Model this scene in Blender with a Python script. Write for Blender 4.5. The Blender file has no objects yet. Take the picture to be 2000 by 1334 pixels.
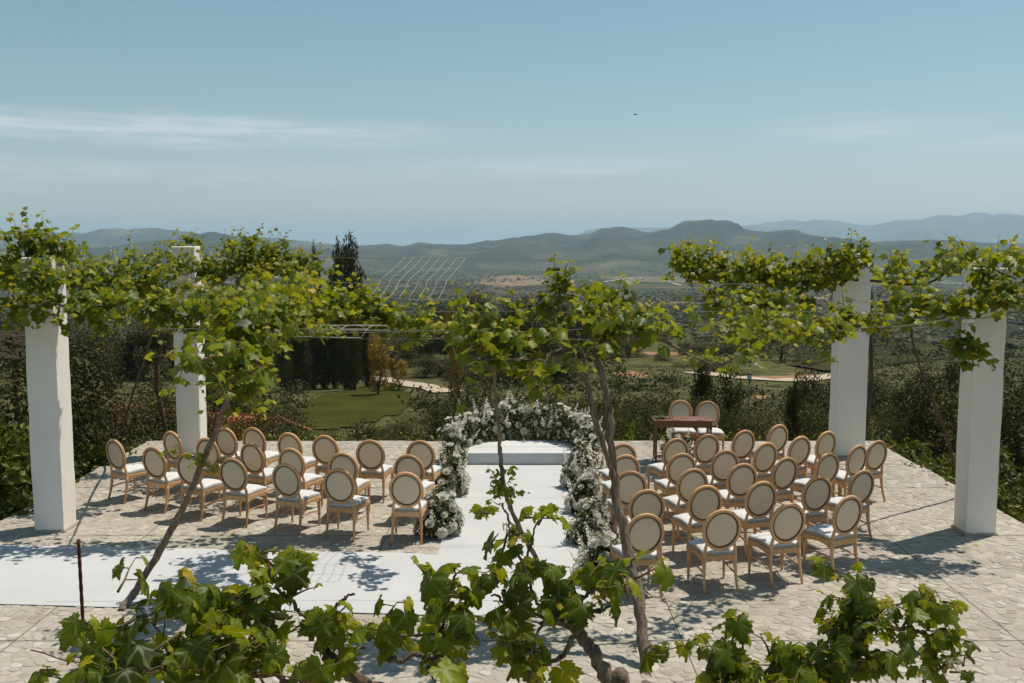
import bpy, math, random
import numpy as np
from mathutils import Vector, Matrix

R = math.radians
random.seed(11)
rng = np.random.default_rng(11)
sc = bpy.context.scene
COL = sc.collection

# ------------------------------------------------------------------ camera
F, CX, CY, EYE, H = 1944.4, 1000.0, 667.0, 470.0, 4.08      # photograph: 2000 x 1334, 35 mm lens
PITCH = math.atan((CY - EYE) / F)
cam_data = bpy.data.cameras.new('camera')
cam_data.lens, cam_data.sensor_width = 35.0, 36.0
cam_data.clip_start, cam_data.clip_end = 0.05, 200000.0
cam = bpy.data.objects.new('camera', cam_data)
COL.objects.link(cam)
cam.location = (0, 0, H)
cam.rotation_euler = (R(90) - PITCH, 0, 0)
sc.camera = cam

# ------------------------------------------------------------------ sky, sun, exposure
SUN_DIR = Vector((1.25, 0.80, 3.55)).normalized()            # towards the sun
sun_el = math.asin(SUN_DIR.z)
sun_az = math.atan2(SUN_DIR.x, SUN_DIR.y)

world = bpy.data.worlds.new('World')
sc.world = world
world.use_nodes = True
wn, wl = world.node_tree.nodes, world.node_tree.links
wn.clear()
w_out = wn.new('ShaderNodeOutputWorld')
w_bg = wn.new('ShaderNodeBackground')
w_bg.inputs['Strength'].default_value = 0.070
sky = wn.new('ShaderNodeTexSky')
sky.sky_type = 'NISHITA'
sky.sun_disc = False
sky.sun_elevation = sun_el
sky.sun_rotation = sun_az
sky.altitude = 300
sky.air_density = 1.0
sky.dust_density = 0.45
sky.ozone_density = 1.0
w_hsv = wn.new('ShaderNodeHueSaturation')
w_hsv.inputs['Hue'].default_value = 0.474
w_hsv.inputs['Saturation'].default_value = 0.98
w_hsv.inputs['Value'].default_value = 1.0
wl.new(sky.outputs[0], w_hsv.inputs['Color'])
# thin cirrus: long streaks of stretched noise, strongest low over the horizon
w_tc = wn.new('ShaderNodeTexCoord')
w_sep = wn.new('ShaderNodeSeparateXYZ')
wl.new(w_tc.outputs['Generated'], w_sep.inputs[0])


def wmath(op, a, b=None, c=None):
    n = wn.new('ShaderNodeMath')
    n.operation = op
    for i, v in enumerate((a, b, c)):
        if v is None:
            continue
        if isinstance(v, (int, float)):
            n.inputs[i].default_value = v
        else:
            wl.new(v, n.inputs[i])
    return n.outputs[0]


w_az = wmath('ARCTAN2', w_sep.outputs[0], w_sep.outputs[1])
w_comb = wn.new('ShaderNodeCombineXYZ')
wl.new(wmath('MULTIPLY', w_az, 5.0), w_comb.inputs[0])
wl.new(wmath('MULTIPLY', w_sep.outputs[2], 42.0), w_comb.inputs[1])
w_no = wn.new('ShaderNodeTexNoise')
w_no.inputs['Scale'].default_value = 1.0
w_no.inputs['Detail'].default_value = 6.0
w_no.inputs['Roughness'].default_value = 0.55
wl.new(w_comb.outputs[0], w_no.inputs['Vector'])

w_c2 = wn.new('ShaderNodeCombineXYZ')
wl.new(wmath('MULTIPLY', w_az, 14.0), w_c2.inputs[0])
wl.new(wmath('MULTIPLY', w_sep.outputs[2], 170.0), w_c2.inputs[1])
w_n2 = wn.new('ShaderNodeTexNoise')
w_n2.inputs['Scale'].default_value = 1.0
w_n2.inputs['Detail'].default_value = 7.0
w_n2.inputs['Roughness'].default_value = 0.62
wl.new(w_c2.outputs[0], w_n2.inputs['Vector'])


def streak(z0, half, a0, a1, soft, gain):
    """a bank of cirrus: elevation z0 +- half, azimuth a0..a1, ragged by the noise"""
    wob = wmath('MULTIPLY', wmath('SUBTRACT', w_no.outputs[0], 0.5), 0.040)
    dz = wmath('DIVIDE', wmath('ABSOLUTE', wmath('SUBTRACT', wmath('ADD', w_sep.outputs[2], wob), z0)), half)
    band = wmath('SMOOTH_MIN', wmath('MAXIMUM', wmath('SUBTRACT', 1.0, dz), 0.0), 1.0, 0.2)
    lo = wmath('MINIMUM', wmath('MAXIMUM', wmath('DIVIDE', wmath('SUBTRACT', w_az, a0), soft), 0.0), 1.0)
    hi = wmath('MINIMUM', wmath('MAXIMUM', wmath('DIVIDE', wmath('SUBTRACT', a1, w_az), soft), 0.0), 1.0)
    wisp = wmath('MULTIPLY', wmath('MAXIMUM', wmath('SUBTRACT', w_n2.outputs[0], 0.28), 0.0), 3.0)
    return wmath('MULTIPLY', wmath('MULTIPLY', wmath('MULTIPLY', wmath('MULTIPLY', band, lo), hi), wisp), gain)


c_all = streak(0.103, 0.017, -1.2, 0.02, 0.30, 1.0)
for args in ((0.062, 0.017, -0.8, 0.10, 0.4, 0.55), (0.072, 0.015, -0.12, 0.22, 0.14, 0.60),
             (0.104, 0.013, 0.22, 0.46, 0.12, 0.62), (0.083, 0.012, 0.34, 0.9, 0.15, 0.62)):
    c_all = wmath('ADD', c_all, streak(*args))
w_mix = wn.new('ShaderNodeMix')
w_mix.data_type = 'RGBA'
wl.new(wmath('MINIMUM', c_all, 0.7), w_mix.inputs[0])
wl.new(w_hsv.outputs[0], w_mix.inputs[6])
w_mix.inputs[7].default_value = (8.0, 8.7, 8.9, 1)
wl.new(w_mix.outputs[2], w_bg.inputs['Color'])
wl.new(w_bg.outputs[0], w_out.inputs['Surface'])

sun_data = bpy.data.lights.new('sun', 'SUN')
sun_data.energy = 3.7
sun_data.angle = R(0.53)
sun_data.color = (1.0, 0.925, 0.815)
sun = bpy.data.objects.new('sun', sun_data)
COL.objects.link(sun)
sun.location = SUN_DIR * 60
sun.rotation_euler = SUN_DIR.to_track_quat('Z', 'Y').to_euler()

sc.view_settings.view_transform = 'Standard'
sc.view_settings.look = 'None'
sc.view_settings.exposure = 0.36
sc.view_settings.gamma = 1.0
sc.view_settings.use_curve_mapping = False
sc.render.engine = 'CYCLES'
sc.cycles.use_denoising = True
sc.cycles.max_bounces = 6
sc.cycles.diffuse_bounces = 3
sc.cycles.glossy_bounces = 2
sc.cycles.transmission_bounces = 4
sc.cycles.transparent_max_bounces = 6
sc.cycles.volume_bounces = 1
sc.cycles.sample_clamp_indirect = 6.0


HAZE = 0.92e-4

# ------------------------------------------------------------------ pixel of the photograph -> place in the world
cP, sP = math.cos(PITCH), math.sin(PITCH)


def ray(px, py):
    u, v = (px - CX) / F, (CY - py) / F
    return Vector((u, cP + v * sP, -sP + v * cP))


def at_z(px, py, z=0.0):
    r = ray(px, py)
    t = (z - H) / r.z
    return Vector((r.x * t, r.y * t, z))


def at_d(px, py, d):
    r = ray(px, py)
    t = d / r.y
    return Vector((r.x * t, d, H + r.z * t))


# ------------------------------------------------------------------ materials
def new_mat(name):
    m = bpy.data.materials.new(name)
    m.use_nodes = True
    nt = m.node_tree
    nt.nodes.clear()
    return m, nt.nodes, nt.links


def nd(nodes, kind, **kw):
    n = nodes.new(kind)
    for k, v in kw.items():
        if k.startswith('i_'):
            n.inputs[k[2:].replace('_', ' ')].default_value = v
        else:
            setattr(n, k, v)
    return n


def ramp(nodes, stops, interp='LINEAR'):
    n = nodes.new('ShaderNodeValToRGB')
    n.color_ramp.interpolation = interp
    e = n.color_ramp.elements
    while len(e) < len(stops):
        e.new(0.5)
    for el, (p, c) in zip(e, stops):
        el.position = p
        el.color = (*c, 1) if len(c) == 3 else c
    return n


def mix_rgb(nodes, links, fac, a, b, blend='MIX'):
    n = nodes.new('ShaderNodeMix')
    n.data_type = 'RGBA'
    n.blend_type = blend
    for i, v in ((0, fac), (6, a), (7, b)):
        if isinstance(v, (int, float)):
            n.inputs[i].default_value = v
        elif isinstance(v, tuple):
            n.inputs[i].default_value = (*v, 1)
        else:
            links.new(v, n.inputs[i])
    return n.outputs[2]


def simple_mat(name, c1, c2, scale=8.0, rough=0.7, bump=0.0, bump_scale=40.0, stretch=(1, 1, 1), detail=4.0,
               spec=0.3, sheen=0.0, coord='Object', rand=0.0):
    """two tones mixed by noise, with fine relief"""
    m, n, l = new_mat(name)
    out = n.new('ShaderNodeOutputMaterial')
    b = n.new('ShaderNodeBsdfPrincipled')
    tc = n.new('ShaderNodeTexCoord')
    mp = n.new('ShaderNodeMapping')
    mp.inputs['Scale'].default_value = stretch
    l.new(tc.outputs[coord], mp.inputs[0])
    no = nd(n, 'ShaderNodeTexNoise', i_Scale=scale, i_Detail=detail, i_Roughness=0.6)
    l.new(mp.outputs[0], no.inputs['Vector'])
    rp = ramp(n, [(0.3, c1), (0.7, c2)])
    l.new(no.outputs[0], rp.inputs[0])
    col = rp.outputs[0]
    if rand:
        oi = n.new('ShaderNodeObjectInfo')
        mr = nd(n, 'ShaderNodeMapRange')
        mr.inputs['To Min'].default_value = 1 - rand
        mr.inputs['To Max'].default_value = 1 + rand
        l.new(oi.outputs['Random'], mr.inputs[0])
        hv = n.new('ShaderNodeHueSaturation')
        l.new(mr.outputs[0], hv.inputs['Value'])
        l.new(col, hv.inputs['Color'])
        col = hv.outputs[0]
    l.new(col, b.inputs['Base Color'])
    b.inputs['Roughness'].default_value = rough
    b.inputs['Specular IOR Level'].default_value = spec
    if sheen:
        b.inputs['Sheen Weight'].default_value = sheen
    if bump:
        n2 = nd(n, 'ShaderNodeTexNoise', i_Scale=bump_scale, i_Detail=5.0, i_Roughness=0.65)
        l.new(mp.outputs[0], n2.inputs['Vector'])
        bp = nd(n, 'ShaderNodeBump', i_Strength=bump, i_Distance=0.02)
        l.new(n2.outputs[0], bp.inputs['Height'])
        l.new(bp.outputs[0], b.inputs['Normal'])
    l.new(b.outputs[0], out.inputs['Surface'])
    return m


def leaf_mat(name, stops, trans=(0.3, 0.36, 0.03), tfac=0.3, rough=0.45, spec=0.35, vein=None):
    """foliage: colour by the 'tone' stored on each leaf, some light passing through"""
    m, n, l = new_mat(name)
    out = n.new('ShaderNodeOutputMaterial')
    b = n.new('ShaderNodeBsdfPrincipled')
    at = nd(n, 'ShaderNodeAttribute', attribute_name='tone')
    rp = ramp(n, stops)
    l.new(at.outputs['Fac'], rp.inputs[0])
    col = rp.outputs[0]
    if vein:
        av = nd(n, 'ShaderNodeAttribute', attribute_name='vein')
        pw = nd(n, 'ShaderNodeMath', operation='POWER')
        l.new(av.outputs['Fac'], pw.inputs[0])
        pw.inputs[1].default_value = 9.0
        mu = nd(n, 'ShaderNodeMath', operation='MULTIPLY')
        l.new(pw.outputs[0], mu.inputs[0])
        mu.inputs[1].default_value = 0.55
        col = mix_rgb(n, l, mu.outputs[0], col, vein)
        # mottled blade
        tc = n.new('ShaderNodeTexCoord')
        no = nd(n, 'ShaderNodeTexNoise', i_Scale=30.0, i_Detail=3.0)
        l.new(tc.outputs['Object'], no.inputs['Vector'])
        r2 = ramp(n, [(0.3, (0.72, 0.72, 0.72)), (0.7, (1.2, 1.2, 1.2))])
        l.new(no.outputs[0], r2.inputs[0])
        col = mix_rgb(n, l, 1.0, col, r2.outputs[0], 'MULTIPLY')
    l.new(col, b.inputs['Base Color'])
    b.inputs['Roughness'].default_value = rough
    b.inputs['Specular IOR Level'].default_value = spec
    t = n.new('ShaderNodeBsdfTranslucent')
    tcol = mix_rgb(n, l, 0.5, col, trans)
    l.new(tcol, t.inputs['Color'])
    ms = n.new('ShaderNodeMixShader')
    ms.inputs[0].default_value = tfac
    l.new(b.outputs[0], ms.inputs[1])
    l.new(t.outputs[0], ms.inputs[2])
    l.new(ms.outputs[0], out.inputs['Surface'])
    return m


MAT = {}
MAT['plaster'] = simple_mat('white_plaster', (0.80, 0.735, 0.65), (0.89, 0.83, 0.755), 2.6, 0.9, 0.35, 26.0, (1, 1, 0.35), spec=0.15, detail=7.0)
MAT['carpet'] = simple_mat('white_carpet', (0.485, 0.485, 0.485), (0.535, 0.535, 0.535), 1.2, 0.95, 0.3, 160.0, spec=0.05)
MAT['platform'] = simple_mat('white_cloth', (0.54, 0.55, 0.54), (0.59, 0.60, 0.59), 3.0, 0.9, 0.2, 90.0, spec=0.05)
MAT['oak'] = simple_mat('oak_wood', (0.49, 0.265, 0.115), (0.66, 0.39, 0.195), 9.0, 0.5, 0.15, 60.0, (6, 6, 1), spec=0.3, rand=0.2)
MAT['linen'] = simple_mat('taupe_linen', (0.64, 0.525, 0.375), (0.69, 0.57, 0.415), 60.0, 0.95, 0.3, 300.0, spec=0.05, sheen=0.1)
MAT['piping'] = simple_mat('dark_piping', (0.055, 0.04, 0.03), (0.085, 0.06, 0.045), 30.0, 0.8)
MAT['seat'] = simple_mat('white_seat_fabric', (0.56, 0.565, 0.56), (0.64, 0.645, 0.64), 14.0, 0.95, 0.3, 220.0, spec=0.05)
MAT['seat_side'] = simple_mat('grey_seat_border', (0.30, 0.28, 0.24), (0.38, 0.355, 0.31), 20.0, 0.95)
MAT['mahogany'] = simple_mat('red_brown_wood', (0.15, 0.055, 0.022), (0.27, 0.11, 0.05), 6.0, 0.35, 0.1, 50.0, (1, 8, 8), spec=0.5)
MAT['wire'] = simple_mat('dull_wire', (0.16, 0.14, 0.115), (0.26, 0.23, 0.19), 20.0, 0.6)
MAT['mesh_wire'] = simple_mat('pale_wire', (0.34, 0.31, 0.27), (0.46, 0.43, 0.38), 20.0, 0.55)
MAT['rust'] = simple_mat('rusty_steel', (0.07, 0.018, 0.012), (0.15, 0.045, 0.025), 60.0, 0.85, 0.4, 200.0)
MAT['bark'] = simple_mat('vine_bark', (0.10, 0.062, 0.04), (0.36, 0.275, 0.20), 7.0, 0.95, 0.9, 45.0, (4, 4, 0.7))
MAT['bark_dark'] = simple_mat('tree_bark', (0.045, 0.028, 0.018), (0.12, 0.075, 0.05), 6.0, 0.95, 0.8, 20.0, (3, 3, 0.6))
MAT['shoot'] = simple_mat('green_shoot', (0.10, 0.085, 0.03), (0.20, 0.14, 0.05), 12.0, 0.7)
MAT['mortar'] = simple_mat('mortar', (0.33, 0.295, 0.24), (0.41, 0.37, 0.305), 5.0, 0.98, 0.4, 60.0)
MAT['terracotta'] = simple_mat('terracotta', (0.42, 0.17, 0.085), (0.62, 0.30, 0.17), 7.0, 0.9, 0.3, 40.0, rand=0.2)
MAT['old_wood'] = simple_mat('weathered_timber', (0.022, 0.014, 0.009), (0.06, 0.038, 0.026), 5.0, 0.9, 0.4, 40.0, (1, 8, 8), rand=0.2)
MAT['black_metal'] = simple_mat('black_metal', (0.015, 0.015, 0.015), (0.03, 0.03, 0.03), 20.0, 0.5)
MAT['lamp_glass'] = simple_mat('lamp_glass', (0.5, 0.5, 0.48), (0.6, 0.6, 0.57), 20.0, 0.2, spec=0.5)
MAT['petal'] = leaf_mat('white_petal', [(0.0, (0.70, 0.66, 0.55)), (1.0, (0.84, 0.82, 0.76))], (0.90, 0.87, 0.78), 0.5, 0.7, 0.15)
MAT['bird'] = simple_mat('dark_feather', (0.02, 0.02, 0.022), (0.05, 0.05, 0.055), 20.0, 0.8)
MAT['vine'] = leaf_mat('vine_leaf', [(0.0, (0.013, 0.028, 0.001)), (0.28, (0.042, 0.080, 0.0015)), (0.55, (0.145, 0.190, 0.002)),
                                     (0.80, (0.33, 0.325, 0.005)), (1.0, (0.48, 0.34, 0.02))],
                       trans=(0.46, 0.48, 0.004), tfac=0.42, rough=0.45, spec=0.28, vein=(0.24, 0.27, 0.10))


def foliage(name, dark, mid, light, trans, tfac=0.2, rough=0.6):
    return leaf_mat(name, [(0.0, dark), (0.5, mid), (1.0, light)], trans, tfac, rough, 0.25)


MAT['olive'] = foliage('olive_foliage', (0.022, 0.021, 0.004), (0.080, 0.078, 0.015), (0.19, 0.172, 0.052), (0.13, 0.125, 0.01))
MAT['oak_leaf'] = foliage('dark_foliage', (0.015, 0.015, 0.003), (0.050, 0.049, 0.008), (0.125, 0.115, 0.020), (0.08, 0.08, 0.006))
MAT['cypress'] = foliage('cypress_foliage', (0.020, 0.019, 0.005), (0.065, 0.060, 0.013), (0.14, 0.12, 0.03), (0.09, 0.085, 0.01), 0.2)
MAT['hedge'] = foliage('hedge_foliage', (0.022, 0.030, 0.005), (0.075, 0.092, 0.010), (0.20, 0.20, 0.022), (0.20, 0.22, 0.01), 0.28, 0.5)
MAT['lime'] = foliage('young_foliage', (0.10, 0.16, 0.012), (0.18, 0.25, 0.02), (0.27, 0.32, 0.035), (0.3, 0.36, 0.02), 0.35, 0.5)
MAT['broom'] = foliage('broom_blossom', (0.06, 0.055, 0.008), (0.30, 0.17, 0.012), (0.62, 0.36, 0.02), (0.3, 0.2, 0.02), 0.2)
MAT['bouquet'] = foliage('bouquet_greens', (0.030, 0.038, 0.010), (0.085, 0.098, 0.030), (0.20, 0.205, 0.09), (0.15, 0.17, 0.04), 0.3)
MAT['yellow_petal'] = simple_mat('yellow_petal', (0.5, 0.36, 0.03), (0.6, 0.46, 0.08), 20.0, 0.7)


# ------------------------------------------------------------------ mesh and object helpers
class MB:
    """collects simple shapes; build() links them as one mesh object"""

    def __init__(self):
        self.v, self.f = [], []

    def add(self, verts, faces):
        o = len(self.v)
        self.v += [tuple(p) for p in verts]
        self.f += [tuple(i + o for i in f) for f in faces]
        return self

    def box(self, c, s, rot=None):
        x, y, z = s[0] / 2, s[1] / 2, s[2] / 2
        vs = [Vector((sx * x, sy * y, sz * z)) for sz in (-1, 1) for sy in (-1, 1) for sx in (-1, 1)]
        if rot is not None:
            vs = [rot @ p for p in vs]
        c = Vector(c)
        return self.add([p + c for p in vs], [(0, 2, 3, 1), (4, 5, 7, 6), (0, 1, 5, 4), (2, 6, 7, 3), (0, 4, 6, 2), (1, 3, 7, 5)])

    def tube(self, pts, rad, n=8, closed=False, flat=None):
        pts = [Vector(p) for p in pts]
        m = len(pts)
        rads = rad if isinstance(rad, (list, tuple)) else [rad] * m
        vs, fs = [], []
        prev = None
        for i, p in enumerate(pts):
            a = pts[(i - 1) % m] if (closed or i > 0) else p
            b = pts[(i + 1) % m] if (closed or i < m - 1) else p
            t = (b - a).normalized()
            if prev is None:
                ref = Vector((0, 0, 1)) if abs(t.z) < 0.9 else Vector((0, 1, 0))
                u = t.cross(ref).normalized()
            else:
                u = (prev - t * prev.dot(t)).normalized()
            prev = u
            w = t.cross(u)
            for k in range(n):
                an = 2 * math.pi * k / n
                r1 = rads[i]
                r2 = r1 if flat is None else r1 * flat
                vs.append(p + u * (math.cos(an) * r1) + w * (math.sin(an) * r2))
        for i in range(m if closed else m - 1):
            j = (i + 1) % m
            for k in range(n):
                k2 = (k + 1) % n
                fs.append((i * n + k, i * n + k2, j * n + k2, j * n + k))
        if not closed:
            fs.append(tuple(range(n))[::-1])
            fs.append(tuple((m - 1) * n + k for k in range(n)))
        return self.add(vs, fs)

    def loft(self, rings, cap=True):
        n = len(rings[0])
        vs = [p for r in rings for p in r]
        fs = []
        for i in range(len(rings) - 1):
            for k in range(n):
                k2 = (k + 1) % n
                fs.append((i * n + k, i * n + k2, (i + 1) * n + k2, (i + 1) * n + k))
        if cap:
            fs.append(tuple(range(n))[::-1])
            fs.append(tuple((len(rings) - 1) * n + k for k in range(n)))
        return self.add(vs, fs)

    def mesh(self, name, mat, smooth=True):
        me = bpy.data.meshes.new(name)
        me.from_pydata(self.v, [], self.f)
        if mat is not None:
            me.materials.append(MAT[mat] if isinstance(mat, str) else mat)
        if smooth:
            me.polygons.foreach_set('use_smooth', [True] * len(me.polygons))
        me.update()
        return me

    def build(self, name, mat, parent=None, smooth=True, loc=None):
        return link(name, self.mesh(name, mat, smooth), parent, loc)


def link(name, me, parent=None, loc=None):
    o = bpy.data.objects.new(name, me)
    COL.objects.link(o)
    if parent is not None:
        o.parent = parent
    if loc is not None:
        o.location = loc
    return o


def tag(o, label, cat, group=None):
    o['label'] = label
    o['category'] = cat
    if group:
        o['group'] = group
    return o


def empty(name, loc, label=None, cat=None, group=None, rz=0.0):
    o = bpy.data.objects.new(name, None)
    o.empty_display_size = 0.1
    COL.objects.link(o)
    o.location = loc
    o.rotation_euler = (0, 0, rz)
    if label:
        tag(o, label, cat, group)
    return o


def structure(o):
    o['kind'] = 'structure'
    return o


def stuff(o):
    o['kind'] = 'stuff'
    return o


def sharp_by_angle(me, deg=40):
    """smooth shading that keeps hard edges"""
    try:
        me.set_sharp_from_angle(angle=R(deg))
    except Exception:
        pass


def cloud_mesh(name, mat, tv, tt, pos, rot, scale, tone, vein=None, smooth=False):
    """many copies of a small template (tv verts, tt tris) in one mesh, each with its own tone"""
    tv = np.asarray(tv, float)
    tt = np.asarray(tt, np.int64)
    N, k, m = len(pos), len(tv), len(tt)
    sc3 = np.asarray(scale, float)
    if sc3.ndim == 1:
        sc3 = sc3[:, None]
    loc = tv[None] * sc3[:, None, :]
    v = np.einsum('nij,nkj->nki', rot, loc) + np.asarray(pos)[:, None, :]
    f = tt[None] + (np.arange(N) * k)[:, None, None]
    me = bpy.data.meshes.new(name)
    me.vertices.add(N * k)
    me.vertices.foreach_set('co', v.reshape(-1).astype(np.float32))
    me.loops.add(N * m * 3)
    me.loops.foreach_set('vertex_index', f.reshape(-1).astype(np.int32))
    me.polygons.add(N * m)
    me.polygons.foreach_set('loop_start', np.arange(0, N * m * 3, 3, dtype=np.int32))
    me.polygons.foreach_set('use_smooth', np.full(N * m, smooth, dtype=bool))
    a = me.attributes.new('tone', 'FLOAT', 'POINT')
    a.data.foreach_set('value', np.repeat(np.asarray(tone, np.float32), k))
    if vein is not None:
        a = me.attributes.new('vein', 'FLOAT', 'POINT')
        a.data.foreach_set('value', np.tile(np.asarray(vein, np.float32), N))
    me.materials.append(MAT[mat] if isinstance(mat, str) else mat)
    me.update(calc_edges=True)
    return me


def frames(normal, tip):
    """rotation matrices whose Y axis is near tip and Z axis is normal"""
    z = normal / np.maximum(np.linalg.norm(normal, axis=1, keepdims=True), 1e-9)
    y = tip - z * np.sum(tip * z, axis=1, keepdims=True)
    bad = np.linalg.norm(y, axis=1) < 1e-4
    y[bad] = np.cross(z[bad], np.array([1.0, 0.3, 0.2]))
    y /= np.linalg.norm(y, axis=1, keepdims=True)
    x = np.cross(y, z)
    return np.stack([x, y, z], axis=2)


def rand_dirs(n, r=rng):
    d = r.normal(size=(n, 3))
    return d / np.linalg.norm(d, axis=1, keepdims=True)


# value noise
def _hash(ix, iy, s):
    h = (ix.astype(np.int64) * 374761393 + iy.astype(np.int64) * 668265263 + s * 974634777) & 0xFFFFFFFF
    h = ((h ^ (h >> 13)) * 1274126177) & 0xFFFFFFFF
    return ((h ^ (h >> 16)) & 0xFFFF) / 65535.0


def vnoise(x, y, s=0):
    x, y = np.asarray(x, float), np.asarray(y, float)
    ix, iy = np.floor(x), np.floor(y)
    fx, fy = x - ix, y - iy
    fx, fy = fx * fx * (3 - 2 * fx), fy * fy * (3 - 2 * fy)
    a, b = _hash(ix, iy, s), _hash(ix + 1, iy, s)
    c, d = _hash(ix, iy + 1, s), _hash(ix + 1, iy + 1, s)
    return (a * (1 - fx) + b * fx) * (1 - fy) + (c * (1 - fx) + d * fx) * fy


def fbm(x, y, s=0, octv=5):
    t, amp, tot = 0.0, 1.0, 0.0
    for o in range(octv):
        t = t + amp * (vnoise(x * 2 ** o, y * 2 ** o, s + o * 17) - 0.5)
        tot += amp
        amp *= 0.5
    return t / tot * 2
# ------------------------------------------------------------------ the land: one sheet out to the horizon
PR = np.array([0, 14, 21, 30, 45, 70, 90, 110, 150, 250, 500, 1200, 2000, 3000, 4000, 6000, 9000, 14000, 22000, 80000.])
PZ = np.array([-.9, -.95, -1.6, -3.4, -5.3, -7.0, -8.4, -10, -13, -22, -38, -61, -85, -104, -112, -118, -128, -140, -185, -185.])
S1 = np.array([(-900, 470), (-300, 476), (0, 486), (150, 488), (225, 484), (325, 472), (375, 463), (415, 457), (437, 459), (475, 467),
               (520, 476), (600, 482), (700, 482), (760, 478), (787, 482), (820, 476), (845, 480), (887, 481), (912, 480),
               (937, 474), (962, 474), (1000, 470), (1037, 465), (1085, 461), (1125, 464), (1160, 456), (1205, 449),
               (1220, 449), (1250, 456), (1270, 457), (1312, 452), (1345, 441), (1382, 437), (1400, 437), (1425, 441),
               (1450, 449), (1475, 454), (1500, 454), (1525, 454), (1550, 451), (1575, 460), (1612, 466), (1675, 472),
               (1700, 476), (1775, 475), (1825, 471), (1875, 473), (1912, 475), (1960, 477), (2100, 482), (2500, 470), (3000, 476)], float)
S2 = np.array([(-900, 462), (-200, 458), (0, 456), (32, 453), (65, 452), (100, 458), (162, 458), (220, 451), (250, 453), (305, 450), (337, 453),
               (362, 456), (400, 460), (500, 464), (587, 470), (640, 476), (700, 486), (2600, 492), (3000, 470)], float)
S3 = np.array([(-900, 486), (1080, 486), (1120, 462), (1150, 450), (1180, 447), (1237, 446), (1320, 446), (1400, 444), (1440, 441), (1500, 438),
               (1542, 429), (1565, 435), (1625, 432), (1700, 440), (1750, 433), (1787, 427), (1837, 422), (1887, 420),
               (1962, 422), (2000, 428), (2100, 432), (2400, 446), (3000, 460)], float)


def terr(x, y):
    x, y = np.asarray(x, float), np.asarray(y, float)
    r = np.hypot(x, y)
    az = np.arctan2(x, y)
    azc = np.clip(az, -1.0, 1.0)
    px = CX + F * np.tan(azc)
    z = np.interp(r, PR, PZ)
    cosa = np.cos(azc)
    for S, r0, wf, wb, sd in ((S1, 5600., 1500., 1500., 5), (S2, 9500., 1600., 2200., 9), (S3, 16000., 2600., 3500., 13)):
        target = H + r0 * cosa * (EYE - np.interp(px, S[:, 0], S[:, 1])) / F
        u = (r - r0) / np.where(r < r0, wf, wb)
        b = np.exp(-u * u)
        lift = np.maximum(target - np.interp(r0, PR, PZ), 0.0)
        spur = fbm(x / (r0 * 0.075), y / (r0 * 0.075), sd, 4)
        rough_ = fbm(x / (r0 * 0.022), y / (r0 * 0.022), sd + 3, 4)
        z = z + lift * b * (1 + 2.4 * (1 - b) * spur) + lift * (.15 * b + .6 * b * (1 - b)) * rough_
    roll = np.interp(r, [0, 120, 250, 600, 1500, 3500, 5000, 8000], [0, 0, 1.0, 4.5, 13, 30, 14, 0])
    z = z + roll * fbm(x / (55 + 0.11 * r), y / (55 + 0.11 * r), 31, 4)
    return z


def tz(x, y):
    return float(terr(np.array([x]), np.array([y]))[0])


def on_land(px, py, r0=22.0):
    """where the sight line through a pixel meets the land"""
    d = ray(px, py)
    t = np.geomspace(r0, 9000, 4000)
    zz = H + d.z * t
    g = terr(d.x * t, d.y * t)
    i = int(np.argmax(zz < g))
    return Vector((d.x * t[i], d.y * t[i], g[i]))


az = np.concatenate([np.radians(np.arange(-56, 56.01, 0.3)), np.radians(np.arange(60, 304, 4.0))])
rr = np.concatenate([np.geomspace(3.0, 2800.0, 180), np.geomspace(2840.0, 19000.0, 190), np.geomspace(20000.0, 75000.0, 16)])
A, RR = np.meshgrid(az, rr)
X, Y = RR * np.sin(A), RR * np.cos(A)
Z = terr(X, Y)
na, nr = len(az), len(rr)
earth = np.zeros_like(Z)
for (px, py, sx, sy, w) in ((1290, 690, 70, 16, 1.0), (1230, 730, 40, 18, .9), (1500, 738, 90, 10, .9), (1440, 700, 50, 14, .7), (1490, 775, 40, 9, .8),
                            (1590, 735, 45, 12, .9), (1245, 790, 20, 30, .5), (850, 735, 60, 9, .5)):
    p = on_land(px, py)
    dpx = CX + F * X / np.maximum(Y, 1.0) - px
    rad = math.hypot(p.x, p.y)
    rg = rad * sy / (F * (H - p.z) / rad)                       # the patch's own depth on the slope
    earth = np.maximum(earth, w * np.exp(-((X - p.x) / (sx * rad / F)) ** 2 - ((Y - p.y) / rg) ** 2))
earth = np.where((Y > 25) & (RR < 300), earth, 0)
idx = np.arange(na * nr).reshape(nr, na)
i2 = np.roll(idx, -1, axis=1)
quads = np.stack([idx[:-1], idx[1:], i2[1:], i2[:-1]], axis=-1).reshape(-1, 4)
me = bpy.data.meshes.new('ground')
me.vertices.add(na * nr)
me.vertices.foreach_set('co', np.stack([X, Y, Z], -1).reshape(-1).astype(np.float32))
me.loops.add(len(quads) * 4)
me.loops.foreach_set('vertex_index', quads.reshape(-1).astype(np.int32))
me.polygons.add(len(quads))
me.polygons.foreach_set('loop_start', np.arange(0, len(quads) * 4, 4, dtype=np.int32))
me.polygons.foreach_set('use_smooth', np.ones(len(quads), bool))
at_e = me.attributes.new('earth', 'FLOAT', 'POINT')
at_e.data.foreach_set('value', earth.reshape(-1).astype(np.float32))
me.update(calc_edges=True)

m, n, l = new_mat('hillside')
out = n.new('ShaderNodeOutputMaterial')
b = n.new('ShaderNodeBsdfPrincipled')
b.inputs['Roughness'].default_value = 1.0
b.inputs['Specular IOR Level'].default_value = 0.05
geo = n.new('ShaderNodeNewGeometry')
ln = nd(n, 'ShaderNodeVectorMath', operation='LENGTH')
l.new(geo.outputs['Position'], ln.inputs[0])


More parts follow.
